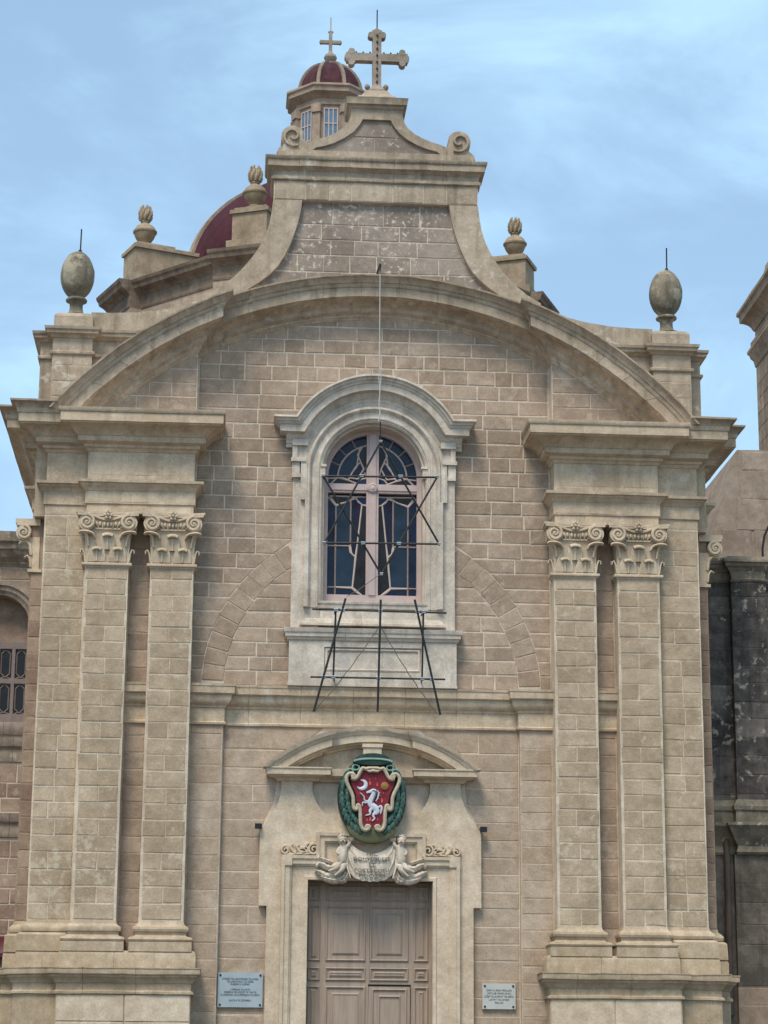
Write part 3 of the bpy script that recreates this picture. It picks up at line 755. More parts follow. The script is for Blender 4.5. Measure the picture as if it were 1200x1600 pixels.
# ---- nave body and drum behind
k = MB(); k.box(-5.4, 5.4, .6, 24, GROUND, 10.6); k.box(-4.5, 4.5, .62, 24, 10.6, 11.4)
for z0 in (11.3,): k.box(-4.45, 4.45, 12, 25, 11.3, 14.0)
part(k, 'nave', 'side', jit=0, smooth=0)
DC = (-.04, 18.6)
def ring_pts(R, half, off=0.):
    out = []
    for c in range(8):
        for d, e in ((-half - .25, -.30), (-half, 0), (half, 0), (half + .25, -.30)):
            a = math.radians(22.5 + 45 * c + d); out.append((DC[0] + (R + e) * math.sin(a), DC[1] - (R + e) * math.cos(a)))
    return out
k = MB(); pts = ring_pts(5.6, 8)
k.vprism(pts, 13.0, 18.55)
drum = part(k, 'drum', 'drum', jit=.004, smooth=0)
k = MB()
def octo_sweep(mb, R, half, prof):
    P = [Vector(p) for p in ring_pts(R, half)]; ring = []
    c = Vector(DC)
    for p in P:
        d = (p - c).normalized(); ring.append([(p.x + d.x * o, p.y + d.y * o, z) for o, z in prof])
    mb.rings(ring, True, True)
octo_sweep(k, 5.6, 8, [(-.6, 18.05), (.02, 18.05), (.03, 18.1), (.02, 18.14), (.02, 18.36), (.06, 18.40), (.10, 18.44), (.15, 18.47), (.24, 18.52), (.26, 18.60), (.30, 18.65), (.32, 18.72), (-.9, 18.78)])
k.build('drum_cornice', 'drum_cornice', drum, jit=.004, smooth=8)
random.seed(23)
for c_ in range(8):                                             # big stones on the three faces that look at the street
    a0 = math.radians(22.5 + 45 * c_ + 8); a1 = math.radians(22.5 + 45 * (c_ + 1) - 8)
    if c_ not in (6, 7, 0): continue
    p0 = Vector((DC[0] + 5.3 * math.sin(a0), DC[1] - 5.3 * math.cos(a0))); p1 = Vector((DC[0] + 5.3 * math.sin(a1), DC[1] - 5.3 * math.cos(a1)))
    L_ = (p1 - p0).length; ang = math.atan2(p1.y - p0.y, p1.x - p0.x)
    for q in lay(16.6, 17.98, lambda z, zm: [(.02, L_ - .02)], .34, .5, .9, .02):
        m = MB(); m.merge(block_mesh(q, 0), Matrix.Translation((p0.x, p0.y, 0)) @ Matrix.Rotation(ang, 4, 'Z')); m.build('stone_block', 'drum', drum, smooth=0, recalc=False)
# dome shell, ribs
k = MB(); RD, ZD = 3.78, 19.25
prof = [(RD * math.cos(a), RD * .86 * math.sin(a)) for a in [PI / 2 * i / 18 for i in range(18)]] + [(.3, RD * .86)]
k.lathe([(RD + .05, -.7)] + prof, (DC[0], DC[1], ZD), 64)
dome = part(k, 'dome', 'dome', jit=.004, smooth=60)
k = MB()
for c_ in range(8):
    a = math.radians(22.5 + 45 * c_); rg = []
    for i in range(17):
        b = math.radians(3 + 80 * i / 16); wv = .12 * math.cos(b * .8)
        rr = RD + .05; x, z = rr * math.cos(b), rr * .86 * math.sin(b)
        rg.append([(DC[0] + (x + o) * math.sin(a) + t * math.cos(a), DC[1] - (x + o) * math.cos(a) + t * math.sin(a), ZD + z + o * .6) for t, o in ((-wv, -.2), (-wv, .02), (wv, .02), (wv, -.2))])
    k.rings(rg)
k.build('dome_rib', 'drum', dome, jit=.006)
# buttress blocks that carry the urns
for c_ in range(8):
    a = math.radians(22.5 + 45 * c_); u = Vector((math.sin(a), -math.cos(a))); v = Vector((math.cos(a), math.sin(a)))
    def at_(r, t, z): return (DC[0] + u.x * r + v.x * t, DC[1] + u.y * r + v.y * t, z)
    k = MB()
    for (r0, r1, hw, z0, z1) in ((3.5, 5.45, .52, 18.7, 19.05), (3.5, 5.32, .43, 19.05, 19.74), (3.5, 5.37, .48, 19.74, 19.83), (4.3, 5.28, .40, 19.83, 19.91)):
        k.rings([[at_(r0, -hw, z), at_(r1, -hw, z), at_(r1, hw, z), at_(r0, hw, z)] for z in (z0, z1)])
    k.build('urn_pedestal', 'buttress', dome, jit=.012, smooth=0)

# lantern
LZ = 22.55
k = MB(); o8 = lambda R: [(DC[0] + R * math.sin(math.radians(22.5 + 45 * i)), DC[1] - R * math.cos(math.radians(22.5 + 45 * i))) for i in range(8)]
def o8sweep(mb, R, prof): mb.rings([[(DC[0] + (R + o) * math.sin(math.radians(22.5 + 45 * i)), DC[1] - (R + o) * math.cos(math.radians(22.5 + 45 * i)), z) for o, z in prof] for i in range(8)], True, True)
o8sweep(k, .92, [(-.5, LZ - .3), (.25, LZ - .3), (.25, LZ + .18), (.1, LZ + .25), (.1, LZ + .5), (.0, LZ + .55), (.0, 24.12), (.05, 24.14), (.06, 24.2), (.02, 24.22), (.02, 24.30), (.08, 24.34), (.2, 24.42), (.24, 24.44), (.25, 24.54), (.30, 24.58), (.30, 24.63), (-.5, 24.66)])
lan = part(k, 'lantern', 'drum', jit=.005); lan.location.z += .22
for i in range(8):
    a = math.radians(45 * i); u = Vector((math.sin(a), -math.cos(a))); v = Vector((math.cos(a), math.sin(a)))
    ap = .92 * math.cos(math.radians(22.5))
    def P(r, t, z): return (DC[0] + u.x * r + v.x * t, DC[1] + u.y * r + v.y * t, z)
    k = MB(); k.rings([[P(ap - .05, -.17, z), P(ap + .012, -.17, z), P(ap + .012, .17, z), P(ap - .05, .17, z)] for z in (23.2, 24.03)])
    k.build('lantern_window', 'glass_lantern', lan, smooth=0)
    k = MB()
    for t in (-.17, -.055, .055, .17): k.rings([[P(ap, t - .014, z), P(ap + .028, t - .014, z), P(ap + .028, t + .014, z), P(ap, t + .014, z)] for z in (23.2, 24.03)])
    for z in (23.2, 23.62, 24.03): k.rings([[P(ap, t, z - .014), P(ap + .03, t, z - .014), P(ap + .03, t, z + .014), P(ap, t, z + .014)] for t in (-.18, .18)])
    k.build('window_bar', 'frame', lan, smooth=0)
    k = MB()                                                   # corner pilaster with a little capital
    a2 = math.radians(22.5 + 45 * i); uu = Vector((math.sin(a2), -math.cos(a2))); vv = Vector((math.cos(a2), math.sin(a2)))
    def Q(r, t, z): return (DC[0] + uu.x * r + vv.x * t, DC[1] + uu.y * r + vv.y * t, z)
    for z0, z1, hw, r1 in ((23.08, 23.9, .10, .99), (23.9, 24.12, .13, 1.03), (23.0, 23.1, .13, 1.02)):
        k.rings([[Q(.8, -hw, z), Q(r1, -hw, z), Q(r1, hw, z), Q(.8, hw, z)] for z in (z0, z1)])
    k.build('lantern_pilaster', 'drum', lan, jit=.004, smooth=0)
k = MB(); k.lathe([(.86 * math.cos(b), 1.0 * math.sin(b)) for b in [PI / 2 * i / 12 for i in range(12)]] + [(.05, 1.0)], (DC[0], DC[1], 24.64), 32)
k.build('lantern_dome', 'lantern_dome', lan, jit=.004, smooth=60)
k = MB()
for i in range(8):
    a = math.radians(22.5 + 45 * i)
    rg = []
    for j in range(10):
        b = math.radians(2 + 84 * j / 9); x, z = .87 * math.cos(b), 1.01 * math.sin(b); wv = .045
        rg.append([(DC[0] + (x + o) * math.sin(a) + t * math.cos(a), DC[1] - (x + o) * math.cos(a) + t * math.sin(a), 24.64 + z + o) for t, o in ((-wv, -.04), (-wv, .03), (wv, .03), (wv, -.04))])
    k.rings(rg)
k.build('lantern_rib', 'lantern_rib', lan, jit=.003)
k = MB(); k.lathe([(.22, 0), (.22, .05), (.12, .08), (.10, .12), (.15, .18), (.17, .24), (.15, .31), (.08, .36), (.06, .40), (.05, .42)], (DC[0], DC[1], 25.60), 16)
k.box(DC[0] - .045, DC[0] + .045, DC[1] - .045, DC[1] + .045, 25.98, 26.58); k.box(DC[0] - .25, DC[0] + .25, DC[1] - .042, DC[1] + .042, 26.24, 26.33)
for dx, z in ((-.25, 26.285), (.25, 26.285)): k.ball((DC[0] + dx, DC[1], z), .045, .055, .075, 8, 6)
k.ball((DC[0], DC[1], 26.58), .075, .055, .045, 8, 6); k.tube([(DC[0], DC[1], 26.55), (DC[0], DC[1], 27.0)], .016, 6)
k.build('lantern_cross', 'cross', lan, jit=.003)

# ================================================================== WINDOW
WZ = 9.79
k = MB()                                                        # stone surround
rr = .87; slab = arch_poly(1.33, 7.2, WZ, rr, 10.3)
k.prism([(-1.33, 7.15), (-1.33, 10.35)] + [(1.42 * math.cos(PI - PI * i / 20) , 9.89 + 1.42 * math.sin(PI - PI * i / 20)) for i in range(2, 19)] + [(1.33, 10.35), (1.33, 7.15), (rr, 7.15)] + [(rr * math.cos(PI * i / 24), WZ + rr * math.sin(PI * i / 24)) for i in range(25)] + [(-rr, 7.15)], -.10, .02)
sur = part(k, 'window_surround', 'surround', jit=.005, smooth=40)
k = MB()
path = [(-rr, 7.5), (-rr, 8.3), (-rr, 9.1)] + [(rr * math.cos(PI - PI * i / 28), WZ + rr * math.sin(PI - PI * i / 28)) for i in range(29)] + [(rr, 9.1), (rr, 8.3), (rr, 7.5)]
elev_sweep(k, path, [(-.02, -.4), (-.02, .08), (.02, .10), (.03, .125), (.05, .13), (.06, .11), (.15, .115), (.16, .15), (.19, .175), (.22, .17), (.235, .14), (.235, .08), (.1, -.02)], 0)
k.build('architrave', 'surround', sur, jit=.004, smooth=40)
for s in (-1, 1):                                               # ears and little brackets beside the arch
    k = MB()
    def bx(x0, x1, *r): a, b = sorted((s * x0, s * x1)); k.box(a, b, *r)
    bx(1.10, 1.20, -.17, 0, 9.28, 9.92); bx(1.12, 1.36, -.19, 0, 9.92, 9.985); bx(1.22, 1.345, -.15, 0, 9.72, 9.92); bx(1.09, 1.345, -.17, 0, 10.2, 10.30); bx(1.26, 1.34, -.14, 0, 9.985, 10.2); bx(1.20, 1.345, -.15, 0, 9.66, 9.72)
    bx(.80, .89, -.10, .1, 9.70, 9.86); bx(.78, .88, -.12, .1, 9.86, 9.90); bx(1.06, 1.13, -.19, 0, 7.5, 9.28)
    k.build('ear', 'surround', sur, jit=.004, smooth=0)
k = MB()
HR, HC = 1.50, 9.885
ax = math.acos((10.645 - HC) / HR)
path = [(-1.66, 10.645), (-1.45, 10.645)] + [(HR * math.sin(-ax + 2 * ax * i / 30), HC + HR * math.cos(-ax + 2 * ax * i / 30)) for i in range(31)] + [(1.45, 10.645), (1.66, 10.645)]
elev_sweep(k, path, [(0, -.02), (0, .40), (-.035, .405), (-.045, .38), (-.06, .365), (-.085, .36), (-.095, .335), (-.13, .32), (-.14, .30), (-.245, .295), (-.25, .27), (-.26, .20), (-.30, .185), (-.33, .15), (-.345, .14), (-.355, .12), (-.40, .11), (-.41, .09), (-.46, .085), (-.46, -.02)], 0, (True, True))
k.build('hood_mould', 'surround', sur, jit=.005, smooth=40)
k = MB()                                                        # sill and apron
k.box(-.95, .95, -.08, .45, 7.50, 7.62)
plan_sweep(k, [(-.86, .3), (-.86, -.06), (.86, -.06), (.86, .3)], [(-.05, 7.50), (.03, 7.50), (.035, 7.565), (.05, 7.57), (.055, 7.60), (-.05, 7.61)], seg=.4)
plan_sweep(k, [(-1.08, 0.02), (-1.08, -.10), (1.08, -.10), (1.08, 0.02)], [(-.03, 7.20), (.10, 7.20), (.10, 7.235), (.06, 7.25), (.04, 7.30), (.0, 7.33), (-.02, 7.40), (-.05, 7.51), (-.3, 7.51), (-.3, 7.2)], seg=.4)
plan_sweep(k, [(-1.345, 0.02), (-1.345, -.20), (1.345, -.20), (1.345, 0.02)], [(-.25, 6.94), (.01, 6.94), (.03, 6.95), (.04, 6.985), (.065, 7.0), (.07, 7.06), (.085, 7.065), (.095, 7.10), (.10, 7.135), (-.1, 7.16), (-.25, 7.2)], seg=.4)
k.build('sill', 'surround', sur, jit=.005)
k = MB()
k.box(-1.345, 1.345, -.165, .02, 6.2, 6.95)
for x0, x1, z0, z1 in ((-1.347, -.78, 6.22, 6.945), (.78, 1.347, 6.22, 6.945), (-.78, .78, 6.22, 6.44), (-.78, .78, 6.84, 6.945)): k.box(x0, x1, -.205, -.16, z0, z1)
elev_sweep(k, [(-.76, 6.46), (-.76, 6.82), (.76, 6.82), (.76, 6.46)], [(0, 0), (0, .02), (-.02, .028), (-.035, .02), (-.035, 0)], -.165, closed=True)
k.box(-1.36, 1.36, -.215, .02, 6.205, 6.245)
k.build('apron', 'surround', sur, jit=.004, smooth=0)

# frame, leading and panes at y = .3
GR, GY, GB, TC = .735, .30, 7.80, 9.60
k = MB()
k.prism([(-.83, 7.58), (-.83, WZ)] + [(.83 * math.cos(PI - PI * i / 24), WZ + .83 * math.sin(PI - PI * i / 24)) for i in range(25)] + [(.83, 7.58), (-.74, 7.58)][:1] +
        [(.735, 7.58)] + [(.735 * math.cos(PI * i / 24), WZ + .735 * math.sin(PI * i / 24)) for i in range(25)] + [(-.735, 7.58)], GY - .06, GY + .10)
k.box(-.735, .735, GY - .05, GY + .08, 7.58, GB)
for x0, x1, d in ((-.10, .10, .05), (-.055, .055, .075)): k.box(x0, x1, GY - d, GY + .06, GB - .003, 10.52)
k.box(-.735, .735, GY - .052, GY + .06, TC - .075, TC + .075); k.box(-.735, .735, GY - .07, GY + .06, TC - .035, TC + .035)
win = part(k, 'window', 'frame', jit=.0, smooth=40)
k = MB(); k.lathe([(.085, 0), (.085, .03), (.06, .05), (.05, .04), (.03, .055), (.01, .055)], (0, 0, 0), 20)
b = MB(); b.merge(k, Matrix.Translation((0, GY - .06, TC)) @ Matrix.Rotation(PI / 2, 4, 'X')); b.build('boss', 'frame', win, smooth=40)
k = MB(); k.prism([(-.74, 7.78), (-.74, WZ)] + [(.74 * math.cos(PI - PI * i / 24), WZ + .74 * math.sin(PI - PI * i / 24)) for i in range(25)] + [(.74, 7.78)], GY + .055, GY + .075)
k.build('pane_backing', 'glass_blue', win, smooth=0)
def px(u, v): return ((u - 545) * .00358, 7.80 + (1110 - v) * .00366)          # measured drawing of the tracery, left light
def arcp(r, a0, a1, cz=WZ, n=8): return [(r * math.cos(math.radians(a0 + (a1 - a0) * i / n)), cz + r * math.sin(math.radians(a0 + (a1 - a0) * i / n))) for i in range(n + 1)]
jn = [px(392, 690), px(425, 678), px(468, 652)]
PANES = {
 'glass_blue': [[px(338, 655), px(352, 668), px(378, 697), px(378, 882), px(338, 882)], [px(338, 882), px(378, 882), px(378, 1072), px(338, 1072)], [px(338, 1072), px(378, 1072), px(378, 1110), px(338, 1110)],
                [px(378, 1072), px(455, 1075), px(475, 1092), px(505, 1110), px(378, 1110)]],
 'glass_slate': [[px(378, 697), px(392, 690), px(425, 678), px(447, 668), px(447, 882), px(378, 882)], [px(378, 882), px(442, 882), px(447, 912), px(470, 932), px(458, 1072), px(378, 1072)]],
 'glass_plum': [[px(447, 668), px(468, 660), px(498, 688), px(478, 880), px(470, 932), px(452, 915), px(447, 882)]],
 'glass_smoke': [[px(498, 690), px(520, 695), px(520, 1110), px(505, 1110), px(458, 1072), px(478, 880)], [px(348, 650), px(468, 652), px(425, 678), px(378, 692)]],
 'glass_teal': [[px(470, 652), px(520, 652), px(520, 692), px(500, 690), px(480, 676)]],
}
up_in = .575
P2 = {
 'glass_blue': [arcp(.735, 98, 118) + list(reversed(arcp(up_in, 101, 118))), arcp(.735, 118, 138) + list(reversed(arcp(up_in, 118, 138))), arcp(.735, 138, 158) + list(reversed(arcp(up_in, 138, 158))), arcp(.735, 158, 181) + list(reversed(arcp(up_in, 158, 180)))],
 'glass_slate': [arcp(up_in, 112, 176) + [(-.40, 9.76), (-.33, 9.90), (-.26, 9.99)]],
 'glass_smoke': [[(-.10, 9.78), (-.10, 10.36), (-.17, 10.34), (-.22, 10.24), (-.25, 10.20), (-.14, 9.95)], [(-.70, 9.68), (-.58, 9.80), (-.38, 9.75), (-.22, 9.685)]],
 'glass_plum': [[(-.14, 9.96), (-.20, 10.07), (-.28, 9.99), (-.38, 9.80), (-.24, 9.78)]],
 'glass_teal': [[(-.10, 9.68), (-.10, 9.80), (-.2, 9.77), (-.27, 9.68)]],
}
came = MB()
for D_ in (PANES, P2):
    for mt, polys in D_.items():
        for poly in polys:
            for s in (-1, 1):
                m = MB(); m.prism([(s * x, z) for x, z in poly], GY + .043, GY + .052); rx_, rz_ = random.uniform(-.012, .012), random.uniform(-.012, .012)
                mx_, mz_ = poly[0][0] * s, poly[0][1]; m.v = [(x, y + max(-.006, min(.006, (x - mx_) * rx_ + (z - mz_) * rz_)), z) for x, y, z in m.v]
                m.build('pane', mt, win, smooth=0)
                n = len(poly)
                for i in range(n):
                    (x0, z0), (x1, z1) = poly[i], poly[(i + 1) % n]
                    if abs(x0) > .725 and abs(x1) > .725: continue
                    if abs(math.hypot(x0, z0 - WZ) - .735) < .005 and abs(math.hypot(x1, z1 - WZ) - .735) < .005: continue
                    if abs(x0) < .11 and abs(x1) < .11 or math.hypot(x1 - x0, z1 - z0) < .004: continue
                    came.xtube([(s * x0, GY + .036, z0), (s * x1, GY + .036, z1)], .0125, ry=.012, n=4)
came.build('leading', 'came', win, smooth=0)
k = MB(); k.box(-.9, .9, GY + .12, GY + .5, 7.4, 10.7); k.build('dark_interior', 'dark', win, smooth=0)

# ================================================================== PORTAL
k = MB()
out = [(-1.62, GROUND), (-1.62, 2.74), (-1.745, 2.74), (-1.745, 3.95), (-1.70, 3.955), (-1.66, 4.03), (-1.60, 4.12), (-1.53, 4.24), (-1.47, 4.36), (-1.44, 4.46), (-1.42, 4.56), (-1.42, 4.72)]
inn = [(-.93, 4.72), (-.935, 4.56), (-.915, 4.46), (-.86, 4.34), (-.80, 4.25), (-.72, 4.18)]
k.prism(out + inn + [(.72, 4.18)] + [(-x, z) for x, z in reversed(inn[:-1])] + [(-x, z) for x, z in reversed(out)] + [(.98, GROUND), (.98, 3.145), (-.98, 3.145), (-.98, GROUND)], -.12, .02)
por = part(k, 'portal', 'portal', jit=.004, smooth=40)
k = MB()
for s in (-1, 1):
    elev_sweep(k, [(s * 1.24, GROUND), (s * 1.24, 1.), (s * 1.24, 2.2), (s * 1.24, 3.36)] if s < 0 else [(1.24, 3.36), (1.24, 2.2), (1.24, 1.), (1.24, GROUND)], [(0, 0), (0, .03), (.02, .04), (.03, .06), (.10, .062), (.11, .085), (.16, .09), (.165, 0)], -.12)
# top of the architrave: across, stepping up in the middle
tp = [(-1.24, 3.36), (-.70, 3.36), (-.70, 3.72), (.70, 3.72), (.70, 3.36), (1.24, 3.36)]
elev_sweep(k, tp, [(0, 0), (0, .03), (.02, .04), (.03, .06), (.10, .062), (.11, .085), (.16, .09), (.165, 0)], -.12)
for s in (-1, 1): 
    a, b = sorted((s * 1.235, s * 1.405)); k.box(a, b, -.205, -.1, 3.36, 3.525)
k.build('architrave', 'portal', por, jit=.003, smooth=40)
k = MB()
elev_sweep(k, [(-.985, GROUND), (-.985, 3.15), (.985, 3.15), (.985, GROUND)], [(0, -.3), (0, .018), (.045, .02), (.06, 0), (.06, -.3)], -.12)
k.build('reveal', 'portal', por, jit=.002)
# segmental pediment with broken base
k = MB(); PC, PR = 3.02, 2.53
PP = [(-.02, -.30), (.05, -.30), (.06, -.28), (.12, -.26), (.13, -.235), (.20, -.23), (.205, -.12), (.22, -.115), (.235, -.08), (.26, -.06), (.27, -.03), (.28, 0), (-.02, 0)]
arc_sweep(k, PC, PR, PP, -.02, lambda o, r: -.75, lambda o, r: .75, 18)
for s in (-1, 1):
    q = MB(); arc_sweep(q, PC, PR, PP, -.12, lambda o, r: .84 - max(o, 0), lambda o, r: math.sqrt(max(.01, r * r - (4.875 - PC) ** 2)), 14, ret0=0)
    k.merge(q, Matrix.Scale(s, 4, (1, 0, 0)))
k.build('segmental_pediment', 'portal', por, jit=.004)
for s in (-1, 1):
    k = MB()
    path = [(.86, 0.02), (.86, -.14), (1.46, -.14), (1.46, .02)]
    if s < 0: path = mirror(path)
    plan_sweep(k, path, [(-.1, 4.68), (.02, 4.69), (.04, 4.72), (.06, 4.735), (.14, 4.75), (.15, 4.765), (.20, 4.77), (.205, 4.86), (.22, 4.865), (.22, 4.885), (-.1, 4.895)], seg=.4)
    path = [(.3, -.06), (.86, -.06)]
    if s < 0: path = mirror(path)
    plan_sweep(k, path, [(-.1, 4.68), (.02, 4.69), (.04, 4.72), (.06, 4.735), (.10, 4.75), (.11, 4.765), (.13, 4.77), (.135, 4.86), (.14, 4.885), (-.1, 4.895)], seg=.4)
    k.build('broken_cornice', 'portal', por, jit=.004)
k = MB(); k.prism([(-1.5, 4.87)] + sphere_arc(-1.5, 1.5, PR - .15, PC) + [(1.5, 4.87)], -.02, .0)
k.build('pediment_field', 'trim', por, smooth=0)
k = MB(); k.box(-.145, .145, -.33, 0, 5.05, 5.235); k.box(-.16, .16, -.35, 0, 5.215, 5.27); k.box(-.13, .13, -.26, 0, 4.9, 5.06)
k.build('keystone', 'portal', por, jit=.003, smooth=0)
# scroll carvings at the top corners of the architrave
for s in (-1, 1):
    k = MB()
    def spiral(cx, cz, r, turns, a0, d, rad=.022):
        pts = []; rd = []
        for i in range(26):
            t = i / 25; a = math.radians(a0) + d * 2 * PI * turns * t; q = r * (1 - .82 * t)
            pts.append((s * (cx + q * math.cos(a)), -.155 - .01 * t, cz + q * math.sin(a))); rd.append(rad * (1 - .4 * t))
        k.xtube(pts, rd, ry=.035, n=6)
    spiral(.90, 3.615, .10, 1.6, 150, -1, .026); spiral(1.345, 3.60, .07, 1.4, 100, -1, .024)
    k.xtube([(s * .80, -.15, 3.66), (s * .84, -.15, 3.73), (s * .90, -.16, 3.735)], [.02, .028, .03], ry=.03, n=6)
    k.xtube([(s * .93, -.15, 3.56), (s * 1.05, -.15, 3.555), (s * 1.14, -.15, 3.60), (s * 1.17, -.155, 3.66), (s * 1.13, -.155, 3.69)], [.022, .03, .03, .024, .012], ry=.03, n=6)
    k.xtube([(s * 1.02, -.15, 3.56), (s * 1.2, -.15, 3.545), (s * 1.36, -.15, 3.535)], [.014, .02, .02], ry=.03, n=6)
    for pts in (((.78, 3.55), (.80, 3.62), (.79, 3.72)), ((1.0, 3.57), (1.03, 3.66), (1.0, 3.71), (.97, 3.70)), ((1.18, 3.56), (1.23, 3.60), (1.26, 3.66), (1.23, 3.69)), ((.98, 3.62), (1.07, 3.64), (1.12, 3.62))):
        q_, r_ = flow([(s * x, -.155, z) for x, z in pts], [.03] * (len(pts) - 1) + [.012], 4); k.xtube(q_, r_, ry=.035, n=6)
    k.ball((s * .745, -.15, 3.80), .03, .03, .05, 7, 5)
    k.build('scroll_carving', 'carved', por, smooth=40)

# ---- door
k = MB(); k.box(-.985, .985, .20, .27, GROUND, 3.16)
door = part(k, 'door', 'door', jit=0, smooth=0)
def dp(u): return (u - 600) * .00422
def dz(v): return 3.14 - (v - 62) * .0043
def panel(x0, x1, z0, z1, parent, y=.20, rings=2):
    m = MB(); w_ = min(x1 - x0, z1 - z0); d = min(.03, w_ * .13)
    cx, cz = (x0 + x1) / 2, (z0 + z1) / 2
    def rect(i): return [(x0 + i, z0 + i), (x0 + i, z1 - i), (x1 - i, z1 - i), (x1 - i, z0 + i)]
    elev_sweep(m, rect(0), [(0, 0), (0, .016), (-d * .5, .026), (-d, .016), (-d, 0)], y, closed=True)
    i2 = min(.10, w_ * .3)
    if w_ > .1:
        elev_sweep(m, rect(i2), [(0, -.002), (0, .010), (-d * .8, .022), (-d * .8, .0)], y, closed=True)
        r = rect(i2 + d * .75); m.box(r[0][0], r[2][0], y - .012, y + .01, r[0][1], r[1][1])
    return m.build('door_panel', 'door', parent, smooth=0)
rows = [(75, 130), (148, 346), (369, 416), (436, 640), (660, 710), (730, 1150)]
for v0, v1 in rows:
    for u0, u1 in ((373, 418), (439, 588), (604, 748), (768, 822)):
        if v0 >= 430 and u0 == 604: continue
        panel(dp(u0), dp(u1), dz(v1), dz(v0), door)
k = MB(); k.box(-.012, .004, .185, .21, dz(428), 3.14); k.box(-.022, -.006, .18, .21, GROUND, dz(428)); k.build('meeting_rail', 'door', door, smooth=0)
k = MB(); k.box(dp(596), dp(757), .193, .2025, GROUND, dz(428)); k.build('wicket_opening', 'dark', door, smooth=0)
k = MB(); k.box(dp(600), dp(754), .170, .1925, GROUND + .1, dz(436)); wk = k.build('wicket_door', 'door', door, smooth=0)
for v0, v1 in rows[3:]:
    m = MB(); x0, x1, z0, z1 = dp(612), dp(742), dz(v1), dz(v0 + 8)
    elev_sweep(m, [(x0, z0), (x0, z1), (x1, z1), (x1, z0)], [(0, 0), (0, .016), (-.014, .026), (-.028, .016), (-.028, 0)], .170, closed=True)
    elev_sweep(m, [(x0 + .10, z0 + .10), (x0 + .10, z1 - .10), (x1 - .10, z1 - .10), (x1 - .10, z0 + .10)], [(0, -.002), (0, .010), (-.02, .022), (-.02, .0)], .170, closed=True) if z1 - z0 > .3 else None
    wk.data.materials[0]; o = m.build('wicket_moulding', 'door', door, smooth=0)
k = MB(); k.box(-1.0, 1.0, -.1, .27, 3.15, 3.2); k.build('door_lintel', 'portal', por, smooth=0)

# ================================================================== THINGS ON THE FACADE
# ---- painted coat of arms
crest = tag(empty('coat_of_arms', (0.006, -.22, 4.43)), 'painted coat of arms with white rearing horse on red shield in a green wreath', 'coat of arms')
def cpart(mb, name, mat, smooth=40, parent=None):
    return mb.build(name, mat, parent or crest, smooth=smooth)
k = MB()
R_ = []
for o, sc in ((.10, 1.0), (0, 1.0), (-.05, .97), (-.085, .9), (-.10, .80)):
    R_.append([(.545 * sc * math.cos(2 * PI * i / 40), o, .02 + (.70 if math.sin(2 * PI * i / 40) < 0 else .63) * sc * math.sin(2 * PI * i / 40)) for i in range(40)])
k.rings(R_); cpart(k, 'oval_board', 'green')
def cx_(u): return (u - 585) / 885 * 1.0 * .545 / .555
def cz_(v): return (760 - v) * .00096
# measured drawing (zoomed photo 1200 x 1477): helper maps its pixels to metres about the centre
def cp(u, v): return ((u - 582) * .00108, (745 - v) * .00108)
k = MB()
k.rings([[(.40 * sc * math.cos(PI + PI * i / 20), y, -.44 + .285 * sc * math.sin(PI + PI * i / 20)) for i in range(21)] for y, sc in ((-.06, 1.0), (-.13, .98), (-.15, .8))])
cpart(k, 'foot', 'olive')
k = MB()                                                        # hat: brim and crown
k.rings([[(.30 * sc * math.cos(2 * PI * i / 28), -.06 - d, .55 + .06 * sc * math.sin(2 * PI * i / 28)) for i in range(28)] for d, sc in ((0, 1.05), (.08, 1.05), (.11, 1.0), (.12, .85))])
hat = cpart(k, 'hat', 'green')
k = MB(); k.rings([[(.25 * sc * math.cos(PI * i / 16), -.07 - d, .59 + .10 * sc * math.sin(PI * i / 16)) for i in range(17)] for d, sc in ((0, 1.1), (.08, 1.0), (.11, .8))]); cpart(k, 'hat_crown', 'green', parent=hat)
k = MB(); k.xtube([(.30 * math.cos(PI - PI * i / 16), -.18, .545 + .05 * math.sin(PI * i / 16)) for i in range(17)], .017, n=6); cpart(k, 'hat_cord', 'green_pale', parent=hat)
random.seed(3)
for s in (-1, 1):                                               # tassels hanging down both sides
    for j, (n, rad) in enumerate(((13, .482), (10, .40))):
        for i in range(n):
            a = math.radians(35 - 100 * i / (n - 1)) if j == 0 else math.radians(10 - 75 * i / (n - 1))
            x, z = rad * math.cos(a), .02 + rad * 1.28 * math.sin(a)
            k = MB()
            tx, tz = math.sin(a) * .5, -1.0; l = math.hypot(tx, tz); tx, tz = tx / l * .06, tz / l * .06
            k.xtube([(x - tx, -.12, z - tz), (x - tx * .4, -.135, z - tz * .4), (x + tx * .3, -.14, z + tz * .3), (x + tx, -.125, z + tz)], [.02, .032, .042, .046], ry=.035, n=7)
            k.v = [(s * a_, b_, c_) for a_, b_, c_ in k.v]
            cpart(k, 'tassel', 'green_light' if (i + j) % 3 else 'green_mid')
    for (bx_, bz_, r_) in ((.27, .46, .055), (.36, .40, .05), (.46, .22, .045), (.44, -.05, .04), (.40, -.2, .04), (.33, -.33, .04)):
        k = MB(); k.xtube([(s * (bx_ + r_ * math.cos(2 * PI * i / 12)), -.14, bz_ + r_ * .75 * math.sin(2 * PI * i / 12)) for i in range(13)], .014, ry=.018, n=6)
        cpart(k, 'cord_knot', 'green_pale' if bz_ > .3 else 'green_light')
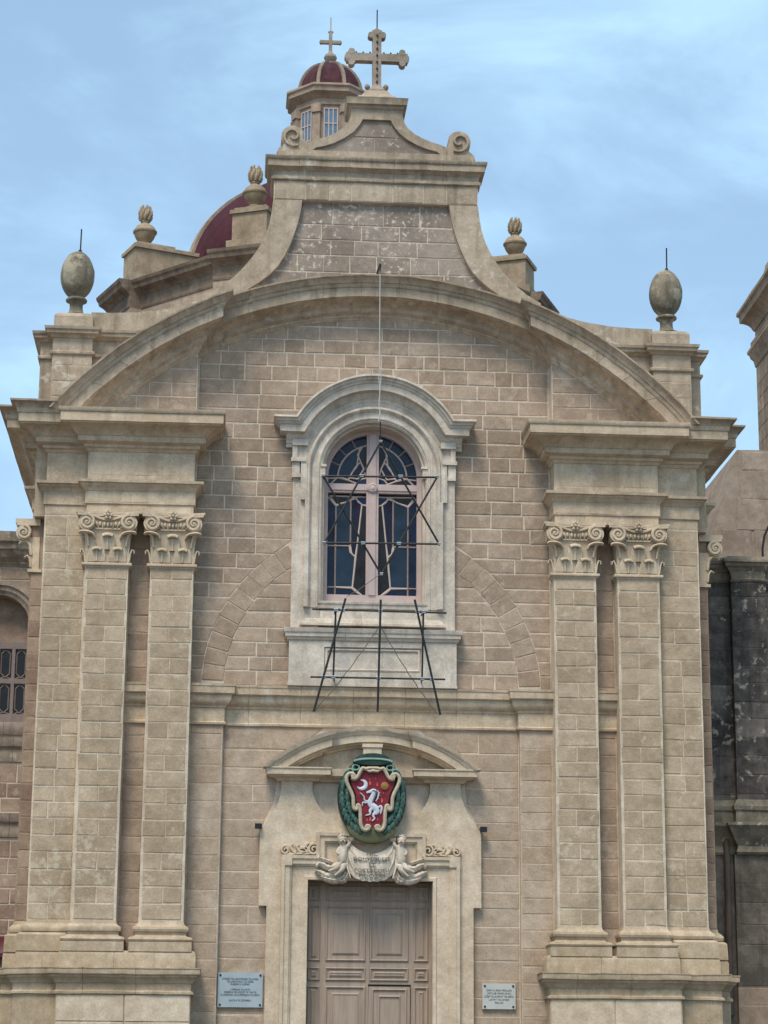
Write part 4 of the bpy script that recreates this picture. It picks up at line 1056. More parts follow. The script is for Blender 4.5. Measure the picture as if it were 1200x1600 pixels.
# shield field and cream scroll frame
fl = [cp(*p) for p in ((420, 400), (470, 380), (582, 400))]
half = [(590, 385), (690, 378), (740, 372), (770, 420), (830, 490), (905, 500), (880, 600), (830, 700), (808, 830), (770, 870), (745, 950), (735, 1150), (650, 1165), (582, 1190)]
hp = [cp(*p) for p in half]
poly = [(max(x, 0), z) for x, z in hp] + [(-max(x, 0), z) for x, z in reversed(hp)]
k = MB(); k.prism(poly, -.155, -.06); shield = cpart(k, 'shield', 'red', 0)
frame_pts = [(582, 335), (640, 335), (690, 345), (735, 335), (765, 380), (800, 450), (840, 490), (880, 495), (850, 455), (870, 425), (920, 415), (960, 450), (970, 510), (945, 590), (905, 670), (870, 760), (865, 850), (855, 920), (825, 940), (800, 915), (810, 870), (780, 880), (765, 960), (760, 1060), (755, 1150), (725, 1215), (680, 1235), (640, 1215), (630, 1180), (660, 1165), (685, 1180)]
for s in (-1, 1):
    k = MB(); pts = [cp(*p) for p in frame_pts]
    rd = [.028] * len(pts); rd[-1] = .016; rd[-2] = .022; rd[8] = .02; rd[9] = .03; rd[20] = .02
    fp, fr_ = flow([(s * x, -.175, z) for x, z in pts], [q * 1.12 for q in rd], 3)
    k.xtube(fp, fr_, ry=.045, n=8)
    for (u, v, rr_) in ((868, 452, 40), (668, 1195, 34), (815, 905, 26)):
        cxx, czz = cp(u, v); k.rings([[(s * (cxx + rr_ * .00108 * math.cos(2 * PI * i / 14)), y, czz + rr_ * .00108 * math.sin(2 * PI * i / 14)) for i in range(14)] for y in (-.13, -.215)])
    cpart(k, 'scroll_frame', 'cream')
k = MB(); k.xtube([(*cp(490, 365)[:1], -.18, cp(490, 365)[1]), (cp(530, 380)[0], -.185, cp(530, 380)[1]), (cp(582, 368)[0], -.19, cp(582, 368)[1]), (cp(640, 380)[0], -.185, cp(640, 380)[1]), (cp(680, 365)[0], -.18, cp(680, 365)[1])], [.015, .025, .03, .025, .015], ry=.03, n=7)
cpart(k, 'crest_ornament', 'cream')
# charges: horse, moon, sun, flames
k = MB(); Y_ = -.165
def limb(pts, rad, y=Y_, ry=.014):
    p_, r_ = flow([(cp(u, v)[0], y, cp(u, v)[1]) for u, v in pts], [r * .00108 for r in rad])
    k.xtube(p_, r_, ry=ry, n=8)
limb([(628, 655), (600, 680), (590, 720), (565, 780), (545, 830), (570, 870), (620, 910), (645, 960), (625, 1000)], [18, 32, 34, 40, 42, 46, 46, 40, 20])      # neck, chest, barrel, haunch
limb([(625, 660), (590, 655), (545, 672), (492, 690)], [18, 27, 22, 14])                       # head
limb([(590, 640), (600, 625)], [12, 4])
limb([(545, 800), (495, 815), (460, 790), (452, 745), (400, 695)], [20, 14, 10, 9, 8])         # raised foreleg
limb([(540, 815), (480, 835), (440, 830), (430, 885)], [20, 13, 10, 7])
limb([(580, 910), (545, 950), (545, 1000), (480, 1020)], [26, 22, 12, 8])                      # hind legs
limb([(640, 960), (600, 1000), (590, 1030), (612, 1060), (575, 1100)], [30, 22, 14, 12, 10])
limb([(655, 920), (690, 880), (712, 900), (705, 960), (695, 1000)], [10, 14, 17, 14, 5])       # tail
horse = cpart(k, 'horse', 'white', parent=shield)
k = MB(); limb([(575, 650), (625, 672), (622, 720), (600, 775), (575, 830)], [5, 9, 10, 9, 6], -.181, .01); cpart(k, 'mane_shadow', 'shade', parent=shield)  # slate strip painted as the shadow of the mane on the neck
k = MB(); limb([(640, 650), (668, 690), (662, 730), (650, 775), (625, 810)], [7, 10, 11, 10, 6], -.17, .012)
for u, v in ((690, 690), (690, 730), (672, 775)): limb([(655, v - 10), (u, v)], [8, 3], -.168, .01)
cpart(k, 'mane', 'white', parent=shield)
k = MB()
a_ = [(412 + 68 * math.cos(math.radians(t)), 570 - 62 * math.sin(math.radians(t))) for t in range(-150, 101, 25)]
limb(a_, [4, 14, 22, 28, 30, 30, 28, 26, 22, 14, 5], -.163, .012); cpart(k, 'crescent_moon', 'white', parent=shield)
k = MB(); c0 = cp(757, 590); k.rings([[(c0[0] + .065 * q * math.cos(2 * PI * i / 20), -.155 - d, c0[1] + .065 * q * math.sin(2 * PI * i / 20)) for i in range(20)] for d, q in ((0, 1), (.018, .95), (.026, .7))]); cpart(k, 'sun', 'gold', parent=shield)
for (u, v, sz) in ((540, 550, 1.), (645, 570, .9), (530, 495, .5), (620, 480, .4), (715, 800, 1.0), (640, 815, .6), (545, 1070, 1.0), (500, 1085, .7), (655, 1075, .6), (395, 690, .5), (735, 690, .4)):
    k = MB(); limb([(u, v + 28 * sz), (u + 3, v), (u - 2, v - 40 * sz)], [8 * sz, 15 * sz, 2], -.160, .01); cpart(k, 'flame', 'flame', parent=shield)

# ---- inscribed drapery held by two cherubs
rel = tag(empty('inscribed_relief', (.005, -.13, 3.45)), 'carved cloth with Latin words held up by two cherubs over the door', 'relief carving')
k = MB(); rows_ = []
for j in range(13):                                             # cloth sagging between its two held corners
    t = j / 12; row = []
    for i in range(25):
        u = i / 24 * 2 - 1
        top = .30 - .20 * (1 - u * u) ** 1.0; bot = -.335 + .10 * u * u * u * u + .05 * abs(u) ** 2 + .006 * math.sin(u * 19)
        z = top + (bot - top) * t
        hw = .37 + .05 * math.sin(t * PI) - .02 * t
        fold = .018 * math.sin(9 * t + 3.2 * u * u) * (1 - t) + .02 * math.cos(u * 7) * t * (abs(u) > .6)
        row.append((u * hw, -.10 - .07 * (1 - u * u) - .03 * t + fold, z))
    rows_.append(row)
k.rings(rows_, False, False, False)
k.rings([[(x, y + .05, z) for x, y, z in rows_[0]], rows_[0]], False, False, False); k.rings([[(x, y + .08, z) for x, y, z in rows_[-1]], rows_[-1]], False, False, False)
cloth = k.build('cloth', 'relief', rel, smooth=60)
for s in (-1, 1):
    k = MB()
    for j, (a, b) in enumerate((((.36, .30), (.20, -.02)), ((.37, .22), (.26, -.2)), ((.385, .1), (.33, -.28)))):
        k.xtube([(s * a[0], -.10, a[1]), (s * (a[0] + b[0]) / 2 + s * .03, -.135, (a[1] + b[1]) / 2), (s * b[0], -.155, b[1])], [.022, .02, .008], ry=.02, n=6)
    k.build('cloth_fold', 'relief', rel, smooth=60)
def words(txt, x, y, z, size, mat, parent, rotz=0., width=None, ext=.004, name='lettering', bend=0.):
    cu = bpy.data.curves.new(name, 'FONT'); cu.body = txt; cu.size = size; cu.extrude = ext; cu.align_x = 'CENTER'; cu.align_y = 'CENTER'; cu.resolution_u = 2
    tmp = bpy.data.objects.new(name, cu); C.objects.link(tmp); bpy.context.view_layer.update()
    me = bpy.data.meshes.new_from_object(tmp.evaluated_get(bpy.context.evaluated_depsgraph_get()))
    bpy.data.objects.remove(tmp); bpy.data.curves.remove(cu)
    xs = [v.co.x for v in me.vertices]
    sc = width / (max(xs) - min(xs)) if width else 1
    for v in me.vertices:
        v.co.x *= sc
        px_, pz_, py_ = v.co.x, v.co.y, -v.co.z
        v.co = (px_, py_ + bend * px_ * px_, pz_ + bend * .5 * px_ * px_)
    me.materials.clear(); me.materials.append(M[mat])
    o = bpy.data.objects.new(name, me); C.objects.link(o); o.location = (x, y, z); o.parent = parent
    return o
for txt, z, sz, wd, y in (('HIC', .085, .075, .17, -.205), ('DOMVSDEIEST', .005, .075, .58, -.205), ('ET', -.082, .075, .10, -.222), ('PORTACOELI', -.172, .075, .54, -.222), ('MDCCXII', -.258, .075, .40, -.228)):
    words(txt, 0, y, z, sz, 'carved_letter', rel, width=wd, ext=.010, bend=.28)

def skin_figure(name, mat, parent, verts, edges, radii):
    me = bpy.data.meshes.new(name); me.from_pydata(verts, edges, [])
    o = bpy.data.objects.new(name, me); C.objects.link(o); o.parent = parent
    me.materials.append(M[mat])
    md = o.modifiers.new('skin', 'SKIN'); md.use_smooth_shade = True
    for i, r in enumerate(radii):
        sv = me.skin_vertices[0].data[i]; sv.radius = (r, r); sv.use_root = (i == 0)
    sb = o.modifiers.new('sub', 'SUBSURF'); sb.levels = 2; sb.render_levels = 2
    return o
# cherub on the left: body slants down and out, head high, arm lifting the corner of the cloth
cv = [(-.47, -.10, .02), (-.455, -.11, .10), (-.45, -.115, .18), (-.455, -.12, .225), (-.465, -.125, .275), (-.47, -.13, .335), (-.468, -.125, .37),   # pelvis..crown 0-6
      (-.40, -.13, .20), (-.355, -.15, .235), (-.345, -.14, .31),                                                                                  # near arm 7-9
      (-.51, -.11, .17), (-.55, -.13, .11), (-.50, -.16, .08),                                                                                     # far arm 10-12
      (-.50, -.12, -.05), (-.55, -.16, -.14), (-.64, -.12, -.17), (-.68, -.12, -.18),                                                              # leg 13-16
      (-.44, -.13, -.06), (-.46, -.17, -.16), (-.54, -.14, -.22), (-.58, -.14, -.25)]                                                             # leg 17-20
ce = [(0, 1), (1, 2), (2, 3), (3, 4), (4, 5), (5, 6), (2, 7), (7, 8), (8, 9), (2, 10), (10, 11), (11, 12), (0, 13), (13, 14), (14, 15), (15, 16), (0, 17), (17, 18), (18, 19), (19, 20)]
cr_ = [.075, .078, .07, .036, .066, .078, .045, .038, .03, .026, .038, .03, .022, .052, .042, .028, .018, .052, .042, .028, .018]
for s in (-1, 1):
    fig = skin_figure('cherub', 'relief', rel, [(-s * x, y, z) for x, y, z in cv], ce, cr_)
    k = MB()                                                    # curls of hair, features, fingers at the cloth corner
    random.seed(8)
    for i in range(14):
        a = random.uniform(0, PI); b = random.uniform(-.6, 1.2)
        k.ball((s * (.468 + .058 * math.cos(a) * math.cos(b)), -.128 - .035 * math.sin(b), .335 + .052 * math.sin(a)), .022, .022, .020, 6, 5)
    k.build('hair', 'relief', fig, smooth=60)
    k = MB(); k.ball((s * .455, -.208, .30), .012, .02, .014, 7, 5); k.ball((s * .43, -.195, .285), .018, .014, .016, 7, 5); k.ball((s * .485, -.195, .285), .018, .014, .016, 7, 5)
    k.build('face', 'relief', fig, smooth=60)
    k = MB()
    for i in range(4): k.xtube([(s * (.345 - .012 * i), -.15, .30), (s * (.33 - .014 * i), -.17, .335), (s * (.325 - .016 * i), -.16, .36)], [.009, .009, .006], n=5)
    k.xtube([(s * .35, -.17, .30), (s * .365, -.19, .325), (s * .355, -.19, .345)], [.01, .009, .006], n=5)
    k.build('hand', 'relief', fig, smooth=60)
    k = MB()                                                    # swirl of drapery and wing below the legs
    for pts, rad in ((((.44, .02), (.52, -.08), (.66, -.12), (.80, -.06), (.86, -.11)), (.04, .06, .055, .045, .02)), (((.42, -.08), (.52, -.2), (.68, -.25), (.80, -.2), (.88, -.17)), (.05, .065, .06, .05, .02)),
                     (((.40, -.14), (.44, -.26), (.56, -.32), (.70, -.30), (.78, -.27)), (.04, .06, .055, .045, .02)), (((.38, -.05), (.37, -.2), (.42, -.31), (.50, -.34)), (.03, .05, .045, .02)),
                     (((.62, -.04), (.74, .0), (.82, .03), (.80, .07)), (.03, .035, .03, .015))):
        pp = [Vector((s * x, 0, z)) for x, z in pts]; sm = []; rd = []
        for i in range(len(pp) - 1):
            for t in (0, .34, .67): sm.append(pp[i].lerp(pp[i + 1], t)); rd.append(rad[i] + (rad[i + 1] - rad[i]) * t)
        sm.append(pp[-1]); rd.append(rad[-1])
        sm, rd = flow([tuple(p) for p in pp], rad, 6); sm = [Vector(p) for p in sm]
        k.xtube([(p.x, -.03 + .012 * math.sin(i * 1.9), p.z) for i, p in enumerate(sm)], rd, ry=.07, n=8)
        k.xtube([(p.x, -.09 + .01 * math.sin(i * 1.9), p.z + .012) for i, p in enumerate(sm)], [r * .3 for r in rd], ry=.025, n=6)
    k.build('drapery', 'relief', fig, smooth=60)

# ---- marble plaques
def plaque(x0, x1, z0, z1, mat, lines, label):
    cx, cz = (x0 + x1) / 2, (z0 + z1) / 2
    e = tag(empty('plaque', (cx, -.02, cz)), label, 'plaque', 'marble plaques beside the door')
    k = MB(); k.box(x0 - cx, x1 - cx, -.028, .02, z0 - cz, z1 - cz); k.build('slab', mat, e, smooth=0)
    for sx in (-1, 1):
        for sz in (-1, 1):
            k = MB(); k.lathe([(.017, 0), (.017, .008), (.010, .016), (.002, .017)], (0, 0, 0), 10)
            b = MB(); b.merge(k, Matrix.Translation((sx * ((x1 - x0) / 2 - .038), -.028, sz * ((z1 - z0) / 2 - .038))) @ Matrix.Rotation(PI / 2, 4, 'X')); b.build('screw', 'iron', e, smooth=40)
    for txt, z, sz, wd in lines: words(txt, 0, -.030, z, sz, 'letter', e, width=wd, ext=.0015)
plaque(-2.35, -1.655, 1.187, 1.712, 'plaque_blue', [('B\u2019TIFKIRA TAL-ANNIVERSARJU TAL-KNISJA', .165, .042, .56), ('TAL-MADONNA TAL-\u0120EBEL', .125, .042, .42), ('FIS-SEBG\u0126A TA\u2019 DI\u010aEMBRU', .085, .04, .30),
        ('L-G\u0126AQDA TAL-PATRI', .005, .04, .30), ('IMBIERKA MILL-ISQOF TA\u2019 MALTA', -.035, .042, .50), ('FIL-PRE\u017bENZA TAL-KUMMISSJONI TAL-FESTA', -.077, .042, .60), ('MALTA 8 TA\u2019 DI\u010aEMBRU', -.16, .04, .34)],
       'larger blue grey marble plaque left of the door with seven lines of text')
plaque(1.765, 2.285, 1.197, 1.588, 'plaque_white', [('DAN IL-PJAN \u0126ALLAS', .09, .042, .39), ('MITLUB MINN DUN', .043, .042, .36), ('JO\u017bEF TAL-KUMITAT TAL-FESTA', -.005, .042, .46), ('L-ISTAT TAL-KNISJA', -.052, .038, .32), ('\u0126ALLAS', -.098, .04, .13)],
       'smaller white marble plaque right of the door with five lines of text')

# ---- two black lamp boxes at the shoulders of the portal
for s, lab in ((-1, 'small black spotlight on left shoulder of the door surround'), (1, 'small black spotlight on right shoulder of the door surround')):
    e = tag(empty('spotlight', (s * 1.775, -.14, 3.965)), lab, 'spotlight', 'spotlights on the door surround')
    k = MB(); k.box(-.05, .05, -.07, .05, -.035, .035); k.box(-.055, .055, -.075, -.06, -.04, .04); k.build('housing', 'lampglass', e, smooth=0)
    k = MB(); k.tube([(0, .03, 0), (-s * .02, .10, .005), (-s * .04, .13, .01)], .014, 6); k.build('bracket', 'iron', e, smooth=40)

# ---- star of black tubes hung in front of the window, and its comet tail
star = tag(empty('star_frame', (.085, -.62, 9.05)), 'six pointed star of thin black tubes hanging in front of the window', 'star')
def tube_part(a, b, r, name, mat, parent, ext=0., y=0., n=8):
    A, B = Vector((a[0], y, a[1])), Vector((b[0], y if len(b) < 3 else b[2], b[1])); d = (B - A).normalized() * ext
    k = MB(); k.tube([A - d, B + d], r, n); return k.build(name, mat, parent, smooth=40)
O = (.085, 9.05)
V_ = lambda x, z: (x - O[0], z - O[1])
T1 = [V_(.072, 10.163), V_(-.819, 8.454), V_(1.024, 8.477)]; T2 = [V_(.099, 7.961), V_(-.855, 9.568), V_(.991, 9.595)]
for T, y in ((T1, 0), (T2, .03)):
    for i in range(3): tube_part(T[i], T[(i + 1) % 3], .0165, 'tube', 'black', star, .02, y)
def cross_pt(a, b, c, d):
    x1, z1 = a; x2, z2 = b; x3, z3 = c; x4, z4 = d; den = (x1 - x2) * (z3 - z4) - (z1 - z2) * (x3 - x4)
    t = ((x1 - x3) * (z3 - z4) - (z1 - z3) * (x3 - x4)) / den; return (x1 + t * (x2 - x1), z1 + t * (z2 - z1))
def clamp(p, parent, y=.015, s=.032):
    k = MB(); k.box(p[0] - s, p[0] + s, y - .035, y + .035, p[1] - s * .7, p[1] + s * .7); k.tube([(p[0] - s * 1.2, y - .03, p[1] + .01), (p[0] + s * 1.2, y - .03, p[1] + .01)], .012, 6); k.build('clamp', 'galv', parent, smooth=0)
for i in range(3):
    for j in range(3):
        p = cross_pt(T1[i], T1[(i + 1) % 3], T2[j], T2[(j + 1) % 3])
        if abs(p[0]) < .6 and abs(p[1]) < .75: clamp(p, star)
for p in T1 + T2: clamp(p, star, .015, .022)
k = MB(); k.tube([(T1[0][0], 0, T1[0][1]), (.03 - O[0] + .03, .0, 10.5 - O[1])], .012, 6); k.build('hook', 'iron', star, smooth=40)
k = MB(); k.tube([(T2[0][0], .02, T2[0][1] + .02), (-.25 - O[0], .08, 7.72 - O[1]), (-.45 - O[0], .1, 7.6 - O[1])], .006, 5); k.build('cord', 'chain', star, smooth=40)

tail = tag(empty('tail_frame', (.07, -.5, 5.75)), 'splayed frame of black tubes below the star in front of the window apron', 'frame')
O = (.07, 5.75)
RAILS = [((-.464, 7.576), (-.948, 5.74)), ((.10, 7.568), (.064, 5.759)), ((.645, 7.58), (1.059, 5.726))]
for a, b in RAILS: tube_part(V_(*a), V_(*b), .018, 'tube', 'black', tail)
for a, b in (((-.993, 7.398), (1.16, 7.382)), ((-1.007, 6.301), (1.14, 6.303))): tube_part(V_(*a), V_(*b), .0155, 'tube', 'black', tail, 0, .034)
for a, b in (((-.615, 7.40), (-.642, 6.28)), ((.79, 7.40), (.772, 6.28))): tube_part(V_(*a), V_(*b), .0155, 'tube', 'black', tail, 0, .066)
for p in ((-.505, 7.39), (.095, 7.39), (.69, 7.39), (-.615, 7.392), (.79, 7.386), (-.795, 6.302), (.075, 6.302), (.925, 6.302), (-.642, 6.302), (.772, 6.302)): clamp(V_(*p), tail, .03)
for x in (-.62, .78): 
    for z in (7.39, 6.302): k = MB(); k.tube([(x - O[0], .05, z - O[1]), (x - O[0], .34, z - O[1])], .014, 6); k.build('wall_tie', 'black', tail, smooth=40)
for a, b in (((.07, 7.12), (-.93, 5.76)), ((.11, 7.12), (1.0, 5.76))):
    k = MB(); A = Vector((V_(*a)[0], .05, V_(*a)[1])); B = Vector((V_(*b)[0], .05, V_(*b)[1]))
    k.tube([A.lerp(B, i / 16) + Vector((.008 * math.sin(i * 2.1), 0, -.05 * math.sin(PI * i / 16))) for i in range(17)], .008, 5); k.build('chain', 'chain', tail, smooth=40)

wire = tag(empty('hanging_cable', (.05, -.62, 10.5)), 'pale cable on a short black rod holding the star from the attic', 'cable')
k = MB(); k.tube([(-.012, .72, 2.83), (-.012, -.02, 2.70), (-.012, -.02, 2.53)], [.02, .022, .02], 8); k.build('rod', 'black', wire, smooth=40)
k = MB(); k.tube([(-.012, 0, 2.55), (-.010, 0, 1.6), (-.004, 0, .95)], .0075, 5)
for s in (-1, 1): k.tube([(-.004, 0, .97), (.02 * s, 0, .80), (.008 * s, 0, .62), (0, 0, .45)], .007, 5)
k.tube([(0, 0, .46), (-.012, 0, .3), (.006, 0, .15), (-.02, 0, 0)], .009, 5); k.build('rope', 'wire', wire, smooth=40)

# ================================================================== FINIALS
EGG = [(.24, 0), (.245, .015), (.20, .03), (.14, .06), (.115, .11), (.105, .18), (.115, .25), (.15, .275), (.175, .285), (.18, .305), (.165, .325), (.14, .335)]
def egg_profile():
    out = []
    for i in range(17):
        t = i / 16; a = PI * t
        r = .285 * math.sin(a) ** .92 * (1.0 - .13 * (t - .45)) if 0 < t < 1 else .0
        out.append((max(r, .02), .335 + .83 * (1 - math.cos(a)) / 2))
    return [(max(r, .13) if z < .37 else r, z) for r, z in out]
for s, lab in ((-1, 'stone egg finial with lightning rod on the left corner of the church'), (1, 'stone egg finial with lightning rod on the right corner of the church')):
    e = tag(empty('egg_finial', (s * 4.995, .32, 12.445)), lab, 'finial', 'egg finials on the corners')
    k = MB(); k.lathe(EGG, (0, 0, 0), 24); k.build('foot', 'finial', e, jit=.006, smooth=50, origin=None)
    k = MB(); k.lathe(egg_profile(), (0, 0, 0), 28); k.build('egg', 'finial', e, jit=.008, smooth=60)
    k = MB(); k.tube([(.02, 0, 1.14), (.03, 0, 1.2)], .03, 8); k.tube([(.03, 0, 1.15), (.035, 0, 1.58)], .013, 6); k.build('lightning_rod', 'iron', e, smooth=40)

def make_urn():
    e = empty('flame_urn')
    k = MB(); k.lathe([(.21, 0), (.21, .045), (.155, .07), (.12, .10), (.125, .13), (.165, .17), (.205, .23), (.235, .30), (.24, .335), (.265, .35), (.27, .385), (.25, .405), (.235, .425), (.215, .47), (.17, .515), (.11, .545), (.085, .575), (.105, .60), (.10, .625), (.08, .635)], (0, 0, 0), 22)
    k.build('bowl', 'urn', e, jit=.006, smooth=45)
    k = MB(); random.seed(21)
    k.lathe([(.07, .62), (.12, .67), (.145, .74), (.135, .82), (.09, .90), (.03, .94)], (0, 0, 0), 14)
    for row, (zz, rr_, n) in enumerate(((.68, .125, 8), (.77, .135, 8), (.86, .10, 6))):
        for i in range(n):
            a = 2 * PI * (i + .5 * row) / n
            k.tube([(rr_ * .9 * math.cos(a), rr_ * .9 * math.sin(a), zz - .05), (rr_ * 1.05 * math.cos(a + .1), rr_ * 1.05 * math.sin(a + .1), zz + .02), (rr_ * 1.0 * math.cos(a + .2), rr_ * 1.0 * math.sin(a + .2), zz + .09), (rr_ * .8 * math.cos(a + .3), rr_ * .8 * math.sin(a + .3), zz + .12)], [.022, .034, .026, .014], 6)
    k.build('flame', 'urn', e, jit=.006, smooth=50)
    return e
proto = make_urn()
urns = [(-22.5, 5.0, 19.90, 'carved flame urn on the pedestal against the red dome'), (-67.5, 4.95, 19.90, 'carved flame urn outlined on the sky left of the dome'), (67.5, 4.95, 19.90, 'carved flame urn right of the gable scroll')]
for i, (ang, r, z, lab) in enumerate(urns):
    a = math.radians(ang); o = proto if i == 0 else copy_tree(proto)
    o.location = (DC[0] + r * math.sin(a), DC[1] - r * math.cos(a), z); o.rotation_euler.z = .7 * i; o.scale = (1.1, 1.1, 1.13)
    tag(o, lab, 'urn', 'flame urns round the dome')

# ---- gable cross
cr = tag(empty('gable_cross', (.015, .35, 16.68)), 'stone cross with trefoil ends and small bulbs crowning the gable', 'cross')
k = MB()
k.lathe([(.20, 0), (.20, .06), (.14, .10), (.10, .18), (.09, .24)], (0, 0, 0), 4, a0=PI / 4)
for s in (-1, 1): k.ball((s * .16, 0, .15), .05, .06, .06, 8, 6)
k.build('base', 'cross', cr, jit=.006, smooth=40)
k = MB()
zc = .69
k.box(-.075, .075, -.075, .075, .12, 1.12); k.box(-.46, .46, -.073, .073, zc - .072, zc + .072)
for cx, cz, dx, dz in ((0, 1.12, 0, 1), (-.45, zc, -1, 0), (.45, zc, 1, 0)):
    for t in (-1, 0, 1):
        px_, pz_ = cx + dx * (.055 if t == 0 else -.01) + dz * t * .10, cz + dz * (.055 if t == 0 else -.01) + abs(dx) * t * .10
        k.rings([[(px_ + .058 * math.cos(2 * PI * i / 12), y, pz_ + .058 * math.sin(2 * PI * i / 12)) for i in range(12)] for y in (-.076, .076)])
    k.box(cx - .085, cx + .085, -.071, .071, cz - .085, cz + .085)
k.build('arms', 'cross', cr, jit=.006, smooth=40)
for p in [(0, .22 + .125 * i) for i in range(8)] + [(x, zc + .09) for x in (-.36, -.24, -.12, .12, .24, .36)]:
    k = MB(); k.ball((p[0], -.09 if p[0] == 0 else -.03, p[1]), .019, .022, .03, 7, 5); k.build('bulb', 'bulb', cr, smooth=60)
k = MB(); k.tube([(0, 0, 1.15), (0, 0, 1.62)], .012, 6); k.build('lightning_rod', 'iron', cr, smooth=40)

# ================================================================== NEIGHBOURS
# ---- wing on the left, set back
wing = tag(empty('side_wing', (-6.9, 5, GROUND)), 'set-back stone wing with arched niche window left of the church', 'building')
winv = Matrix.Translation((6.9, -5, -GROUND))
def wp(mb, name, mat, jit=.004, smooth=32):
    o = mb.build(name, mat, wing, jit=jit, smooth=smooth); o.matrix_parent_inverse = winv; return o
WX = -6.24; YW = 5.0
k = MB()
hole = [(.34, 6.1)] + [(.34, 8.1)]
k.box(-10.5, -7.07, YW, YW + .5, GROUND, 9.8); k.box(-5.93, -5.3, YW, YW + .5, GROUND, 9.8); k.box(-7.07, -5.93, YW, YW + .5, GROUND, 6.1); k.box(-7.07, -5.93, YW, YW + .5, 8.70, 9.8)
k.box(-10.5, -5.3, YW + .5, YW + 10, GROUND, 9.7)
wp(k, 'wall', 'mortar', 0, 0)
k = MB()
plan_sweep(k, [(-10.5, YW), (-5.3, YW)], [(-.1, 9.2), (.02, 9.2), (.04, 9.24), (.06, 9.25), (.06, 9.28), (.10, 9.31), (.17, 9.36), (.20, 9.46), (.26, 9.49), (.28, 9.58), (.33, 9.62), (.34, 9.80), (-.1, 9.83)], seg=.4)
wp(k, 'cornice', 'side_trim', .012)
k = MB()
for z in (4.6, 5.95): plan_sweep(k, [(-10.5, YW), (-5.3, YW)], [(-.05, z - .35), (.03, z - .33), (.05, z - .25), (.05, z - .10), (.10, z - .06), (.12, z), (.13, z + .09), (-.05, z + .12)], seg=.4)
wp(k, 'string_course', 'side_trim', .008)
# arch of the niche, and a sill
NX = -6.50; NR = .57; k = MB()
def arcn(r): return [(NX + r * math.cos(PI - PI * i / 20), 8.12 + r * 1.0 * math.sin(PI - PI * i / 20)) for i in range(21)]
elev_sweep(k, [(NX - NR, 6.35), (NX - NR, 7.2)] + arcn(NR) + [(NX + NR, 7.2), (NX + NR, 6.35)], [(-.02, -.3), (-.02, .03), (.04, .05), (.06, .08), (.13, .085), (.15, .12), (.20, .12), (.22, .0), (.1, -.02)], YW)
k.prism(arcn(NR + .01) + [(NX + .72, 8.12), (NX + .72, 8.95), (NX - .72, 8.95), (NX - .72, 8.12)], YW - .002, YW + .4)
wp(k, 'niche_arch', 'side_trim', .006, 40)
k = MB(); plan_sweep(k, [(NX - .68, YW + .3), (NX - .68, YW - .02), (NX + .66, YW - .02), (NX + .66, YW + .3)], [(-.1, 6.08), (.03, 6.1), (.06, 6.16), (.08, 6.25), (.08, 6.32), (-.3, 6.36)], seg=.4)
wp(k, 'sill', 'side_trim', .012)
k = MB(); k.box(NX - .62, NX + .62, YW + .30, YW + .36, 7.80, 8.75); wp(k, 'niche_back', 'side', .0, 0)
k = MB(); FX = WX + .0; fy = YW + .26
k.box(NX - .60, NX + .60, fy, fy + .05, 6.36, 7.82)
wfr = wp(k, 'window', 'glass_smoke', 0, 0)
k = MB()
for x0, x1 in ((-.60, -.53), (.53, .60), (-.03, .03), (-.31, -.25), (.25, .31)): k.box(NX + x0, NX + x1, fy - .045, fy + .02, 6.36, 7.84)
for z0, z1 in ((7.72, 7.84), (7.08, 7.17), (6.34, 6.52)): k.box(NX - .60, NX + .60, fy - .043, fy + .02, z0, z1)
k.build('window_frame', 'frame_dim', wfr, smooth=0)
k = MB()
for (xa, xb) in ((-.53, -.31), (-.25, -.03), (.03, .25), (.31, .53)):
    for za, zb in ((6.52, 7.08), (7.17, 7.72)):
        i = .03; c = .065
        q = [(xa + i, za + i + c), (xa + i, zb - i - c), (xa + i + c, zb - i), (xb - i - c, zb - i), (xb - i, zb - i - c), (xb - i, za + i + c), (xb - i - c, za + i), (xa + i + c, za + i)]
        for n_ in range(8):
            a, b = q[n_], q[(n_ + 1) % 8]; k.xtube([(NX + a[0], fy - .012, a[1]), (NX + b[0], fy - .012, b[1])], .013, n=4)
        for a, b in (((xa, za), q[7]), ((xa, zb), q[2]), ((xb, zb), q[3]), ((xb, za), q[6])): k.xtube([(NX + a[0], fy - .012, a[1]), (NX + b[0], fy - .012, b[1])], .011, n=4)
k.build('leading', 'frame_dim', wfr, smooth=0)
random.seed(31)
for z0, z1, sp in ((1.5, 4.22, lambda z, zm: [(-10.45, -5.55)]), (4.72, 5.58, lambda z, zm: [(-10.45, -5.55)]), (6.12, 8.0, lambda z, zm: [(-10.45, NX - .80), (NX + .80, -5.4)]), (8.96, 9.18, lambda z, zm: [(-10.45, -5.4)])):
    for q in lay(z0, z1, sp, .27, .4, .75, .02): wp(block_mesh(q, YW), 'stone_block', 'side', 0, 0)
k = MB()
plan_sweep(k, [(-9, YW), (-5.3, YW)], [(-.05, 2.15), (.5, 2.15), (.5, 2.22), (.40, 2.35), (.2, 2.5), (-.05, 2.55)], seg=.6); wp(k, 'awning', 'darkred', .01)

